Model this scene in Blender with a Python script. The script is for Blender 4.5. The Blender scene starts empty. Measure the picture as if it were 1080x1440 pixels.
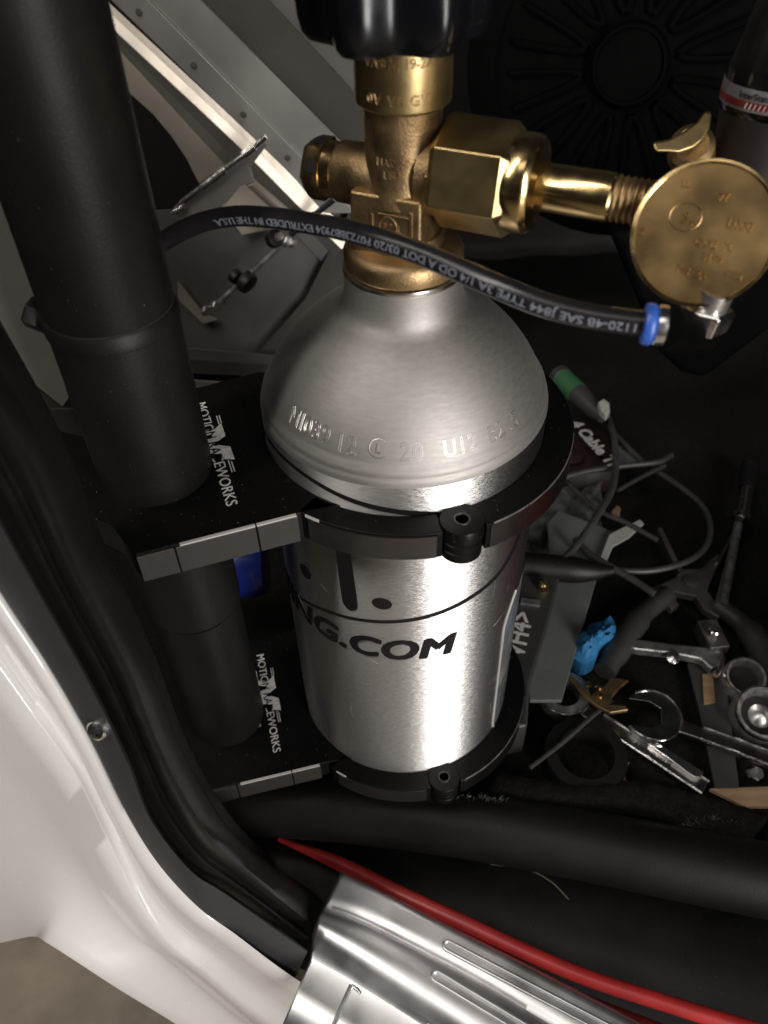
import bpy, bmesh, math, random
from mathutils import Vector, Matrix
random.seed(7)
PI = math.pi
sc = bpy.context.scene
col = sc.collection

# ------------------------------------------------------------------ camera
RAD = 0.0555                                  # radius of the gas cylinder in metres; its axis is the z axis
FOC = 1150.0                                  # focal length in pixels of the 1080x1440 photograph
CAM = Vector((-.16*RAD, -4.655*RAD, 3.676*RAD))
pit, rol = math.radians(44.94), math.radians(-1.48)
_fw = Vector((0, math.cos(pit), -math.sin(pit))); _up = Vector((0, math.sin(pit), math.cos(pit))); _rt = Vector((1, 0, 0))
RT = _rt*math.cos(rol) + _up*math.sin(rol)
UP = _up*math.cos(rol) - _rt*math.sin(rol)
cd = bpy.data.cameras.new('camera'); cam = bpy.data.objects.new('camera', cd); col.objects.link(cam)
cam.matrix_world = Matrix.Translation(CAM) @ Matrix((RT, UP, -_fw)).transposed().to_4x4()
cd.sensor_fit = 'VERTICAL'; cd.sensor_height = 24; cd.lens = FOC*24/1440
cd.clip_start = .005; cd.clip_end = 50
cd.dof.use_dof = True; cd.dof.focus_distance = .34; cd.dof.aperture_fstop = 9
sc.camera = cam

# ------------------------------------------------------------------ light (a dim garage, soft lamps on the open door side)
w = bpy.data.worlds.new('World'); sc.world = w; w.use_nodes = True
w.node_tree.nodes['Background'].inputs[0].default_value = (.9, .95, 1, 1)
w.node_tree.nodes['Background'].inputs[1].default_value = .015
def area(name, loc, target, sx, sy, power, color=(1, 1, 1)):
    l = bpy.data.lights.new(name, 'AREA'); l.shape = 'RECTANGLE'; l.size = sx; l.size_y = sy; l.energy = power; l.color = color
    o = bpy.data.objects.new(name, l); col.objects.link(o); o.location = loc
    o.rotation_euler = (Vector(target)-Vector(loc)).to_track_quat('-Z', 'Y').to_euler(); return o
area('garage_lamp', (.70, -1.20, .20), (0, 0, -.05), .28, 1.3, 26, (1, .965, .94))
area('garage_lamp', (-.80, -.50, 1.25), (0, 0, -.05), .09, 1.1, 9, (1, .95, .90))
area('ceiling_lamp', (-.15, -.9, 1.7), (-.05, -.1, -.1), .9, .5, 3, (1, .95, .88))
area('panel_fill_light', (-.34, -.02, .50), (-.2, .3, .05), .2, .2, .8, (1, .93, .82))  # unseen fill light, added to brighten the sheet metal at the upper left
sc.view_settings.view_transform = 'Standard'; sc.view_settings.look = 'None'
sc.view_settings.exposure = 0; sc.view_settings.gamma = 1
sc.render.engine = 'CYCLES'

# ------------------------------------------------------------------ helpers
def ray(x, y): return _fw + RT*((x-540)/FOC) + UP*((720-y)/FOC)
def D(x, y, d): return CAM + ray(x, y)*d
def Z(x, y, z): r = ray(x, y); return CAM + r*((z-CAM.z)/r.z)
def Y(x, y, yy): r = ray(x, y); return CAM + r*((yy-CAM.y)/r.y)

def mat(name, color, rough=.5, metal=0., var=.0, vscale=30., bump=0., bscale=200., stretch=(1, 1, 1), coat=0., rvar=0., spec=.5,
        col2=None, aniso=0., coatr=.1, trans=0., uv=False, scratch=0., speck=0.):
    m = bpy.data.materials.new(name); m.use_nodes = True; nt = m.node_tree; N = nt.nodes; L = nt.links
    p = N['Principled BSDF']; p.inputs['Roughness'].default_value = rough; p.inputs['Metallic'].default_value = metal
    p.inputs['Base Color'].default_value = (*color, 1); p.inputs['Coat Weight'].default_value = coat; p.inputs['Coat Roughness'].default_value = coatr
    p.inputs['Specular IOR Level'].default_value = spec; p.inputs['Transmission Weight'].default_value = trans
    tc = N.new('ShaderNodeTexCoord'); mp = N.new('ShaderNodeMapping'); mp.inputs['Scale'].default_value = stretch
    L.new(tc.outputs['UV' if uv else 'Object'], mp.inputs[0])
    def noise(scale, detail=5, v=None):
        n = N.new('ShaderNodeTexNoise'); n.inputs['Scale'].default_value = scale; n.inputs['Detail'].default_value = detail
        L.new(v or mp.outputs[0], n.inputs['Vector']); return n.outputs[0]
    base = None
    if var or col2:
        r = N.new('ShaderNodeValToRGB'); c2 = col2 or tuple(max(0, c*(1-var)) for c in color); c1 = color if col2 else tuple(min(1, c*(1+var)) for c in color)
        r.color_ramp.elements[0].position = .35; r.color_ramp.elements[1].position = .65
        r.color_ramp.elements[0].color = (*c2, 1); r.color_ramp.elements[1].color = (*c1, 1)
        L.new(noise(vscale), r.inputs[0]); base = r.outputs[0]
    if speck:                                                   # dust specks lying on the surface
        sn = noise(1400, 1, tc.outputs['Object']); sr = N.new('ShaderNodeValToRGB')
        sr.color_ramp.elements[0].position = .76; sr.color_ramp.elements[1].position = .80
        L.new(sn, sr.inputs[0]); mx = N.new('ShaderNodeMix'); mx.data_type = 'RGBA'
        L.new(sr.outputs[0], mx.inputs[0]); mx.inputs[7].default_value = (speck, speck*.95, speck*.9, 1)
        if base: L.new(base, mx.inputs[6])
        else: mx.inputs[6].default_value = (*color, 1)
        base = mx.outputs[2]
    if base: L.new(base, p.inputs['Base Color'])
    if rvar:
        mr = N.new('ShaderNodeMapRange'); mr.inputs[1].default_value = .3; mr.inputs[2].default_value = .7
        mr.inputs[3].default_value = max(.03, rough-rvar); mr.inputs[4].default_value = rough+rvar
        L.new(noise(vscale*1.7), mr.inputs[0]); L.new(mr.outputs[0], p.inputs['Roughness'])
    nrm = None
    if bump:
        b = N.new('ShaderNodeBump'); b.inputs['Strength'].default_value = bump; b.inputs['Distance'].default_value = .0005
        L.new(noise(bscale, 4), b.inputs['Height']); nrm = b.outputs[0]
    if scratch:
        mp2 = N.new('ShaderNodeMapping'); mp2.inputs['Scale'].default_value = (40, 900, 40); mp2.inputs['Rotation'].default_value = (0, 0, .5)
        L.new(tc.outputs['Object'], mp2.inputs[0]); b2 = N.new('ShaderNodeBump'); b2.inputs['Strength'].default_value = scratch; b2.inputs['Distance'].default_value = .0003
        L.new(noise(1.5, 3, mp2.outputs[0]), b2.inputs['Height'])
        if nrm: L.new(nrm, b2.inputs['Normal'])
        nrm = b2.outputs[0]
    if nrm: L.new(nrm, p.inputs['Normal'])
    if aniso:
        p.inputs['Anisotropic'].default_value = aniso; p.inputs['Anisotropic Rotation'].default_value = .25
        tg = N.new('ShaderNodeTangent'); tg.direction_type = 'RADIAL'; tg.axis = 'Z'; L.new(tg.outputs[0], p.inputs['Tangent'])
    return m

M = {}
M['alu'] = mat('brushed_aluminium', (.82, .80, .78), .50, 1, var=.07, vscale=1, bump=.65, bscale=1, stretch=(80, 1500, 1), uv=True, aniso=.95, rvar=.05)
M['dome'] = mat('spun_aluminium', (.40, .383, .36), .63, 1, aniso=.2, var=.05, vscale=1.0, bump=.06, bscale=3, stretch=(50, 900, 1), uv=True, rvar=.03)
M['neck'] = mat('machined_aluminium', (.85, .84, .82), .22, 1)
M['stamp'] = mat('stamped_aluminium', (.56, .54, .50), .42, 1)
M['decal'] = mat('black_vinyl', (.006, .0055, .006), .45, 0, spec=.3, bump=.03)
M['film'] = mat('clear_sticker_film', (.34, .35, .37), .16, .6, var=.25, vscale=90, bump=.5, bscale=160, coat=.6)
M['ano'] = mat('black_anodised', (.0035, .0033, .0032), .38, 0, spec=.16, bump=.04, bscale=900, speck=.20, rvar=.05)
M['anoface'] = mat('lit_machined_black', (.020, .0175, .0155), .45, 0, var=.15, vscale=300, stretch=(1, 1, 8))  # lighter than the plate: reflected light put into the colour of front faces
M['edge'] = mat('bare_chamfer', (.50, .48, .45), .5, .2)
M['bandface'] = mat('black_band_face', (.014, .0125, .012), .30, 0, spec=.9, var=.15, vscale=300)
M['bandgloss'] = mat('glossy_black_face', (.20, .18, .175), .26, 1, var=.1, vscale=200)
M['tube'] = mat('satin_black_paint', (.0048, .0044, .0040), .46, 0, speck=.06, spec=.21, var=.25, vscale=25, bump=.13, bscale=1100, rvar=.05)
M['brass'] = mat('polished_brass', (.60, .43, .20), .22, 1, var=.12, vscale=120, rvar=.06, bump=.04, bscale=400)
M['brassflat'] = mat('milled_brass', (.42, .31, .145), .36, 1, var=.10, vscale=60, rvar=.05, bump=.06, bscale=700)
M['cast'] = mat('cast_brass', (.33, .225, .115), .46, 1, var=.22, vscale=90, bump=.30, bscale=1300, rvar=.08)
M['darkbrass'] = mat('tarnished_brass', (.010, .006, .004), .6, .2, var=.3, vscale=60)
M['disc'] = mat('brushed_brass_cap', (.38, .25, .11), .38, 1, var=.10, vscale=45, bump=.06, bscale=600, rvar=.07)
M['knob'] = mat('glossy_black_phenolic', (.004, .004, .005), .20, 0, spec=.3, var=.2, vscale=60, rvar=.04, bump=.05, bscale=120)
M['hose'] = mat('black_nylon_hose', (.012, .011, .012), .26, 0, var=.2, vscale=80, bump=.04, bscale=500)
M['print'] = mat('grey_ink', (.14, .15, .18), .6, var=.25, vscale=900)
M['whiteprint'] = mat('laser_etched_print', (.50, .48, .45), .6, var=.15, vscale=600)
M['band'] = mat('grey_band_paper', (.10, .095, .095), .5, var=.2, vscale=300)
M['blue'] = mat('blue_plastic', (.03, .10, .42), .35, var=.1, vscale=200)
M['chrome'] = mat('chrome', (.80, .78, .76), .20, 1, var=.12, vscale=150, rvar=.08, scratch=.15)
M['steel'] = mat('worn_steel', (.50, .49, .47), .36, .9, var=.3, vscale=130, rvar=.12, bump=.15)
M['rubber'] = mat('black_rubber', (.006, .0056, .0052), .46, 0, speck=.07, spec=.32, var=.25, vscale=60, bump=.35, bscale=1200)
M['trim'] = mat('dark_plastic_trim', (.020, .0195, .021), .55, 0, var=.08, vscale=40, bump=.10, bscale=1500)
M['white'] = mat('white_car_paint', (.52, .51, .49), .26, 0, speck=.22, var=.05, vscale=9, coat=1, coatr=.05, bump=.05, bscale=30, rvar=.06)
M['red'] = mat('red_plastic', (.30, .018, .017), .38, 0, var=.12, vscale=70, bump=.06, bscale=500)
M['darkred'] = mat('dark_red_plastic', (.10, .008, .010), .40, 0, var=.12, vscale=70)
M['sill'] = mat('polished_sill_aluminium', (.76, .75, .75), .38, 1, var=.10, vscale=30, rvar=.08, bump=.05, bscale=25, scratch=.04)
M['panel'] = mat('sheet_aluminium', (.30, .288, .27), .42, .7, var=.20, vscale=10, bump=.10, bscale=60, rvar=.08)
M['panelb'] = mat('lit_sheet_aluminium', (.55, .49, .41), .42, .7, var=.22, vscale=10, bump=.12, bscale=60, rvar=.08)  # paler warm copy of the sheet; the light it catches is in the colour
M['paneld'] = mat('grey_painted_steel', (.085, .083, .075), .55, .2, var=.2, vscale=14, bump=.08, rvar=.1)
M['olive'] = mat('dark_olive_liner', (.030, .027, .022), .7, 0, var=.25, vscale=14, bump=.3, bscale=500)
M['void'] = mat('black_lining_and_shade', (.003, .003, .0028), .8, 0, var=.3, vscale=30, bump=.3, bscale=600)
M['carpet'] = mat('black_carpet', (.007, .0066, .006), .95, 0, speck=.08, var=.45, vscale=500, bump=1., bscale=1400, spec=.15)
M['sheet'] = mat('black_sill_sheet', (.0075, .0072, .0068), .55, 0, spec=.3, speck=.10, var=.35, vscale=18, bump=.25, bscale=60, rvar=.12)
M['trimblk'] = mat('textured_black_plastic', (.0016, .0016, .0016), .7, 0, spec=.03, var=.2, vscale=60, bump=.4, bscale=900)
M['concrete'] = mat('concrete', (.30, .25, .19), .85, 0, col2=(.17, .14, .105), vscale=14, bump=.6, bscale=90)
M['grey'] = mat('grey_plastic', (.105, .11, .10), .5, 0, var=.1, vscale=60)
M['bluetape'] = mat('light_blue_tape', (.03, .17, .36), .5, 0, var=.2, vscale=100, bump=1., bscale=140)
M['wood'] = mat('tan_cardboard', (.22, .14, .075), .75, 0, var=.2, vscale=40, stretch=(1, 6, 1))
M['clear'] = mat('crinkled_clear_film', (.10, .105, .10), .22, 0, col2=(.010, .010, .010), vscale=45, bump=.6, bscale=60, coat=.3)
M['bag'] = mat('dark_red_bag', (.014, .006, .0055), .4, 0, var=.3, vscale=60, bump=.5, bscale=80)
M['green'] = mat('green_label', (.03, .11, .045), .5); M['whitep'] = mat('white_plastic', (.32, .32, .30), .5, var=.1)
M['deepblue'] = mat('deep_blue_plastic', (.006, .015, .12), .25, 0, coat=.3)
M['glass'] = mat('smoked_gauge_glass', (.008, .007, .007), .14, 0, var=.8, vscale=60)
M['handle'] = mat('grey_black_grip', (.030, .029, .027), .5, 0, var=.15, vscale=60)
M['jaw'] = mat('grey_steel_jaw', (.13, .12, .115), .42, .6, var=.2, vscale=60)

class MB:
    def __init__(s): s.v = []; s.f = []; s.uv = None
    def add(s, vs, fs): b = len(s.v); s.v += [Vector(v) for v in vs]; s.f += [tuple(i+b for i in f) for f in fs]; return s
    def box(s, c, h, ax=None):
        c = Vector(c); ax = ax or (Vector((1, 0, 0)), Vector((0, 1, 0)), Vector((0, 0, 1)))
        vs = [c+ax[0]*h[0]*i+ax[1]*h[1]*j+ax[2]*h[2]*k for i in (-1, 1) for j in (-1, 1) for k in (-1, 1)]
        return s.add(vs, [(0, 1, 3, 2), (4, 6, 7, 5), (0, 4, 5, 1), (2, 3, 7, 6), (0, 2, 6, 4), (1, 5, 7, 3)])
    def tube(s, path, r, n=16, cap=True, closed=False):
        P = [Vector(p) for p in path]; K = len(P); rr = r if isinstance(r, (list, tuple)) else [r]*K
        T = [(P[(i+1) % K if closed else min(i+1, K-1)]-P[(i-1) % K if closed else max(i-1, 0)]).normalized() for i in range(K)]
        a = Vector((0, 0, 1)) if abs(T[0].z) < .9 else Vector((1, 0, 0)); a = (a-T[0]*a.dot(T[0])).normalized(); vs = []
        for i in range(K):
            a = (a-T[i]*a.dot(T[i])).normalized(); b = T[i].cross(a)
            vs += [P[i]+(a*math.cos(2*PI*k/n)+b*math.sin(2*PI*k/n))*rr[i] for k in range(n)]
        fs = [(i*n+k, i*n+(k+1) % n, ((i+1) % K)*n+(k+1) % n, ((i+1) % K)*n+k) for i in range(K if closed else K-1) for k in range(n)]
        if cap and not closed: fs += [tuple(range(n))[::-1], tuple((K-1)*n+k for k in range(n))]
        return s.add(vs, fs)
    def lathe(s, prof, o=(0, 0, 0), axis=(0, 0, 1), n=64, mod=None, up=None, cap=True):
        o = Vector(o); w_ = Vector(axis).normalized(); a = Vector(up) if up else (Vector((1, 0, 0)) if abs(w_.x) < .9 else Vector((0, 1, 0)))
        a = (a-w_*a.dot(w_)).normalized(); b = w_.cross(a); vs = []
        for R, h in prof:
            for k in range(n):
                t = 2*PI*k/n; q = R*(mod(t, R, h) if mod else 1); vs.append(o+w_*h+(a*math.cos(t)+b*math.sin(t))*q)
        K = len(prof); fs = [(i*n+k, i*n+(k+1) % n, (i+1)*n+(k+1) % n, (i+1)*n+k) for i in range(K-1) for k in range(n)]
        if prof[0] == prof[-1] or not cap: return s.add(vs, fs)
        if prof[0][0] > 1e-5: fs.append(tuple(range(n))[::-1])
        if prof[-1][0] > 1e-5: fs.append(tuple((K-1)*n+k for k in range(n)))
        return s.add(vs, fs)
    def prism(s, poly, d):                    # poly: 3D points; d: extrusion vector
        K = len(poly); d = Vector(d); vs = [Vector(p) for p in poly]+[Vector(p)+d for p in poly]
        return s.add(vs, [tuple(range(K)), tuple(range(K, 2*K))[::-1]]+[(k, k+K, (k+1) % K+K, (k+1) % K) for k in range(K)])
    def grid(s, rows):
        K = len(rows); n = len(rows[0]); vs = [p for r in rows for p in r]
        return s.add(vs, [(i*n+k, i*n+k+1, (i+1)*n+k+1, (i+1)*n+k) for i in range(K-1) for k in range(n-1)])

def obj(name, mb, m, parent=None, smooth=35, bevel=0, solid=0, weld=True, subsurf=0):
    off = Vector((0, 0, 0))
    if parent is not None:
        q = parent
        while q is not None: off += q.location; q = q.parent
    me = bpy.data.meshes.new(name); me.from_pydata([v-off for v in mb.v], [], mb.f); me.materials.append(M[m] if isinstance(m, str) else m)
    bm = bmesh.new(); bm.from_mesh(me)
    if weld: bmesh.ops.remove_doubles(bm, verts=bm.verts, dist=1e-6)
    bmesh.ops.recalc_face_normals(bm, faces=bm.faces); bm.to_mesh(me); bm.free()
    if smooth:
        me.shade_smooth(); me.set_sharp_from_angle(angle=math.radians(smooth))
    o = bpy.data.objects.new(name, me); col.objects.link(o)
    if parent is not None: o.parent = parent
    if solid:
        md = o.modifiers.new('s', 'SOLIDIFY'); md.thickness = solid; md.offset = 0
    if subsurf:
        md = o.modifiers.new('u', 'SUBSURF'); md.levels = md.render_levels = subsurf
    if bevel:
        md = o.modifiers.new('b', 'BEVEL'); md.width = bevel; md.segments = 2; md.limit_method = 'ANGLE'; md.angle_limit = math.radians(38); md.harden_normals = True
    return o
def tag(o, label, cat, group=None):
    o['label'] = label; o['category'] = cat
    if group: o['group'] = group
    return o
def thing(name, loc, label, cat, group=None):
    o = bpy.data.objects.new(name, None); o.empty_display_size = .02; col.objects.link(o); o.location = loc; return tag(o, label, cat, group)
def structure(o): o['kind'] = 'structure'; return o
def lab(o, t): o['label'] = t; return o

def crom(P, n, idx=False):
    P = [Vector(p) for p in P]
    if len(P) == 2: return [P[0].lerp(P[1], i/(n-1)) for i in range(n)]
    L = [0]
    for i in range(1, len(P)): L.append(L[-1]+(1 if idx else (P[i]-P[i-1]).length))
    out = []
    for k in range(n):
        t = L[-1]*k/(n-1); i = max(j for j in range(len(P)-1) if L[j] <= t+1e-9); u = (t-L[i])/max(1e-9, L[i+1]-L[i])
        p1, p2 = P[i], P[i+1]; p0 = P[i-1] if i else p1*2-p2; p3 = P[i+2] if i+2 < len(P) else p2*2-p1
        out.append(.5*((2*p1)+(p2-p0)*u+(2*p0-5*p1+4*p2-p3)*u*u+(3*p1-p0-3*p2+p3)*u*u*u))
    return out
def zslab(name, pts, z, th, m, parent=None, bevel=.0006, **k):
    return obj(name, MB().prism([Z(x, y, z) for x, y in pts], (0, 0, -th)), m, parent, bevel=bevel, **k)
def yslab(name, pts, yy, th, m, parent=None, bevel=.0006, **k):
    return obj(name, MB().prism([Y(x, y, yy) for x, y in pts], (0, th, 0)), m, parent, bevel=bevel, **k)

def text(name, body, size, mapper, m, parent, outline=0, offset=0, align='LEFT', shear=0, cut=0, sx=1, thick=.00012, space=1, clip=None, bold=(), cuty=0):
    cu = bpy.data.curves.new(name, 'FONT'); cu.body = body; cu.size = size; cu.align_x = align; cu.offset = offset; cu.shear = shear; cu.space_character = space
    cu.resolution_u = 4
    if outline: cu.fill_mode = 'NONE'; cu.bevel_depth = outline; cu.bevel_resolution = 1
    else: cu.fill_mode = 'BOTH'; cu.extrude = thick
    o = bpy.data.objects.new(name, cu); col.objects.link(o)
    me = bpy.data.meshes.new_from_object(o.evaluated_get(bpy.context.evaluated_depsgraph_get())); bpy.data.objects.remove(o)
    bm = bmesh.new(); bm.from_mesh(me); bmesh.ops.remove_doubles(bm, verts=bm.verts, dist=1e-7)
    if cut:
        xs = [v.co.x for v in bm.verts]
        if xs:
            x = min(xs)+cut
            while x < max(xs):
                bmesh.ops.bisect_plane(bm, geom=bm.verts[:]+bm.edges[:]+bm.faces[:], plane_co=(x, 0, 0), plane_no=(1, 0, 0)); x += cut
    if cuty:
        y0, y1 = min(v.co.y for v in bm.verts), max(v.co.y for v in bm.verts); y = y0+cuty
        while y < y1:
            bmesh.ops.bisect_plane(bm, geom=bm.verts[:]+bm.edges[:]+bm.faces[:], plane_co=(0, y, 0), plane_no=(0, 1, 0)); y += cuty
    bm.verts.index_update(); mb = MB()
    F = [tuple(v.index for v in f.verts) for f in bm.faces if clip is None or clip(f.calc_center_median().x*sx)]
    for k, (dx, dy) in enumerate([(0, 0)]+list(bold)): mb.add([mapper(v.co.x*sx+dx, v.co.y+dy, v.co.z+k*.00003) for v in bm.verts], F)
    bm.free()
    return obj(name, mb, m, parent, smooth=40, weld=False)
def plane_map(o, u, v):
    o, u, v = Vector(o), Vector(u).normalized(), Vector(v).normalized(); n = u.cross(v)
    return lambda x, y, z: o+u*x+v*y+n*z

# ------------------------------------------------------------------ the setting: ground, cabin floor, dark lining behind
fl = MB(); fl.grid([[Vector((-4+i*.5, -4+j*.5, -.62)) for i in range(17)] for j in range(17)])
structure(obj('garage_floor', fl, 'concrete'))
cf = MB(); rows = []
for j in range(50):
    yy = -.052+j*.0128
    rows.append([Vector((-.30+i*.0125, yy-.24*max(0, min(.2, -.30+i*.0125))*max(0, 1-j/6), -.236+.0016*math.sin(i*.9+j*.5)+.0012*math.sin(i*.37-j*.8))) for i in range(68)])
cf.grid(rows); structure(obj('cabin_floor', cf, 'carpet', smooth=80))
bl = MB(); bl.box((.1, .62, .1), (.75, .01, .5)); bl.box((.62, .25, .05), (.01, .42, .45)); bl.box((-.62, .25, .05), (.01, .42, .45))
structure(obj('cabin_wall', bl, 'void'))

# ------------------------------------------------------------------ gas cylinder
gc = thing('gas_cylinder', (0, 0, -.205), 'silver brushed aluminium gas bottle with brass valve and black handwheel, standing in two black clamps', 'gas bottle')
def dome_R(z):
    pass
DOME = [(RAD, -.206), (RAD, .0)]
prof = [(.048, -.2065), (.053, -.205), (RAD, -.200), (RAD, -.15), (RAD, -.1), (RAD, -.05), (RAD, .005)]
prof.append((RAD, .0125))
body_prof = prof[:]
dome = [(RAD, .0125), (.0554, .0140), (.0551, .0152), (.0546, .0157), (.0546, .0163), (.0545, .0170), (.0542, .0182)]
for k in range(31):
    u_ = .265+.63*k/30; R_ = RAD*(1-u_**1.8)**(1/1.8)
    if R_ > .0242: dome.append((R_, .006+.052*u_))
dome += [(.0230, .0520), (.0218, .0540), (.0211, .0565), (.0207, .0600), (.0207, .0650)]
dome = sorted(dome, key=lambda d: d[1])
def lathe_uv(name, pr, m, parent, n=160):
    mb = MB().lathe(pr, n=n); o = obj(name, mb, m, parent, smooth=50)
    me = o.data; uv = me.uv_layers.new(name='UVMap'); oz = gc.location.z
    for p in me.polygons:
        us = []
        for li in p.loop_indices:
            co = me.vertices[me.loops[li].vertex_index].co; us.append([math.atan2(co.x, -co.y)/(2*PI), co.z, li])
        if max(u[0] for u in us)-min(u[0] for u in us) > .5:
            for u in us:
                if u[0] < 0: u[0] += 1
        for u in us: uv.data[u[2]].uv = (u[0], u[1])
    return o
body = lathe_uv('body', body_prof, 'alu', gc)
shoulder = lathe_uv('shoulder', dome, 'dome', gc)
obj('neck_ring', MB().lathe([(.0190, .0650), (.0209, .0650), (.0211, .0656), (.0209, .0667), (.0190, .0667)]), 'neck', gc)
def on_dome(z):
    for (r0, z0), (r1, z1) in zip(dome, dome[1:]):
        if z0 <= z <= z1: t = (z-z0)/(z1-z0); return r0+(r1-r0)*t
    return RAD
def cylmap(s0, z0, R=RAD):
    def f(x, y, n):
        ph = (s0+x)/RAD; q = R+n; return Vector((q*math.sin(ph), -q*math.cos(ph), z0+y))
    return f
def domemap(s0, z0):
    def f(x, y, n):
        z = z0+y; R = on_dome(z); dz = .001; dr = (on_dome(z+dz)-on_dome(z-dz))/(2*dz); l = math.hypot(1, dr); nr, nz = 1/l, -dr/l
        ph = (s0+x)/.0525; q = R+n*nr; return Vector((q*math.sin(ph), -q*math.cos(ph), z+n*nz))
    return f
for s0, b, sz in ((-.0505, 'MI039', .0080), (-.0270, '12', .0082), (-.0032, '20', .0082), (.0120, 'U12', .0074), (.0300, 'B2 .5', .0072)):
    text('stamped_marking', b, sz, domemap(s0, .0218 if abs(s0) < .04 else .0228), 'stamp', shoulder, outline=.00017, sx=.95, space=1.12, cut=.0012, cuty=.0012)
text('stamped_marking', 'L', .0042, domemap(-.0118, .0238), 'stamp', shoulder, outline=.0002)
ring = MB(); f = domemap(-.0108, .0252)
ring.tube([f(.0034*math.cos(t*2*PI/24), .0029*math.sin(t*2*PI/24), 0) for t in range(3, 22)], .00024, 6); obj('stamped_marking', ring, 'stamp', shoulder)
# vinyl artwork on the wall of the bottle
def vinyl(name, pts, width, closed=False, n=120):       # pts: (s, z) on the wall
    P = crom([Vector((a, b, 0)) for a, b in pts], n); rows = [[], []]
    W = crom([Vector((i/(len(width)-1), ww*1000, 0)) for i, ww in enumerate(width)], n) if len(width) > 2 else None
    for i, p in enumerate(P):
        t = (P[min(i+1, n-1)]-P[max(i-1, 0)]).normalized(); q = Vector((-t.y, t.x, 0)); ww = (W[i].y/1000 if W else width[0])/2
        for j, sg in ((0, 1), (1, -1)):
            c = p+q*ww*sg; rows[j].append(cylmap(0, 0, RAD+.00022)(c.x, c.y, 0))
    return obj(name, MB().grid(rows), 'decal', body, smooth=60)
vinyl('logo_ring', [(-.105, -.020), (-.088, .000), (-.069, .0068), (-.054, .0082), (-.0398, .0076), (-.0191, .0040), (-.0039, .0016), (.0092, -.0009), (.028, -.0065),
                    (.044, -.017), (.0526, -.0335), (.0500, -.0420), (.0402, -.0498), (.0255, -.0545), (.0072, -.0590), (-.0086, -.0619), (-.0223, -.0643),
                    (-.0405, -.0690), (-.0727, -.0816), (-.092, -.078), (-.105, -.062), (-.110, -.040), (-.105, -.020)],
      [.0014]*3+[.0015, .0018, .002, .0026, .003, .0022, .0013, .0011, .0010, .0010, .0010, .0012, .0014], n=260)
def blob(name, pts):                                     # closed filled vinyl shape
    P = crom([Vector((*p, 0)) for p in pts+[pts[0]]], 60)[:-1]; c = sum(P, Vector())/len(P); f = cylmap(0, 0, RAD+.00025); mb = MB()
    rings = [[f(*(c+(p-c)*k), 0) if False else f((c+(p-c)*k).x, (c+(p-c)*k).y, 0) for p in P+[P[0]]] for k in (.02, .35, .7, 1)]
    return obj(name, mb.grid(rings), 'decal', body, smooth=60)
def ell(s, z, a, b): return [(s+a*math.cos(t*PI/6), z+b*math.sin(t*PI/6)) for t in range(12)]
blob('logo_dot', ell(-.0107, -.0505, .0041, .0035)); blob('logo_dot', ell(-.0475, -.0508, .0034, .0040)); blob('logo_dot', ell(-.0600, -.0350, .0030, .0045))
blob('logo_bar', [(-.0286, -.010), (-.0287, -.030), (-.0280, -.050), (-.0272, -.0572), (-.0243, -.0596), (-.0214, -.0572), (-.0212, -.050), (-.0222, -.030), (-.0226, -.010), (-.0256, -.006)])
text('web_address', 'RACING.COM', .0185, cylmap(.0188, -.0872, RAD+.00012), 'decal', body, align='RIGHT', shear=.16, cut=.0012, sx=1.06, space=1.04, bold=((.0008, 0), (-.0006, 0), (.0003, .0005), (-.0003, -.0004), (.0013, .0002), (.0010, -.0004), (.0010, .0005)))
sm_ = MB(); rs_ = random.Random(3)
for k in range(22):
    s_, z_ = rs_.uniform(-.04, .05), rs_.uniform(-.18, -.015); L_ = rs_.uniform(.003, .012); a_ = rs_.choice((.15, .3, 1.2, 1.5, -.4))+rs_.uniform(-.2, .2); f = cylmap(0, 0, RAD+.00001)
    sm_.tube([f(s_+L_*math.cos(a_)*t/5, z_+L_*math.sin(a_)*t/5+.0003*math.sin(t), 0) for t in range(6)], .00006, 4)
obj('scratches', sm_, 'panel', body)['kind'] = 'stuff'
sk = MB(); f = cylmap(0, 0, RAD+.0003)
out = [(.0500, -.092), (.0535, -.0815), (.0590, -.0770), (.0850, -.0760), (.0860, -.192), (.0605, -.1925), (.0555, -.1895), (.0520, -.1810)]
rows = []
for k in range(20):
    z = -.0775-(.1145)*k/19
    s_l = .0590 if k == 0 else (.0548 if k == 1 else (.0522 if k == 2 else (.0500+.0035*k/19 if k < 18 else (.054 if k == 18 else .0595))))
    rows.append([f(s_l+(.082-s_l)*j/12, z, .0002*math.sin(k*2.1+j)*(j > 0)) for j in range(13)])
obj('sticker', sk.grid(rows), 'film', body, smooth=70)
rim = MB(); rim.tube([rows[k][0] for k in range(20)], .00055, 6); obj('sticker_edge', rim, 'whitep', body)

# --- valve (brass) : axis z, outlet along OA
OA = Vector((.905, -.425, 0)).normalized(); OP = Vector((-.425, -.905, 0)).normalized(); ZZ = Vector((0, 0, 1))
vb = MB()
vb.lathe([(.0185, .0667), (.0201, .0672), (.0204, .0690), (.0204, .0720), (.0198, .0736), (.0180, .0748), (.0135, .0755), (.0130, .0790)], n=72)
valve = obj('valve', vb, 'cast', gc, smooth=40)
blk = MB().box((OP*.0005+ZZ*.0838-OA*.0010), (.0123, .0122, .0108), (OA, OP, ZZ))
obj('valve_block', blk, 'cast', valve, bevel=.0012)
fr = MB(); fc = OP*.0128+ZZ*.0838-OA*.0010
fr.box(fc-OA*.0044, (.0005, .0004, .0048), (OA, OP, ZZ)); fr.box(fc+OA*.0090, (.0006, .0004, .0072), (OA, OP, ZZ)); fr.box(fc+OA*.003+ZZ*.0052, (.0052, .0004, .0003), (OA, OP, ZZ))
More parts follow.
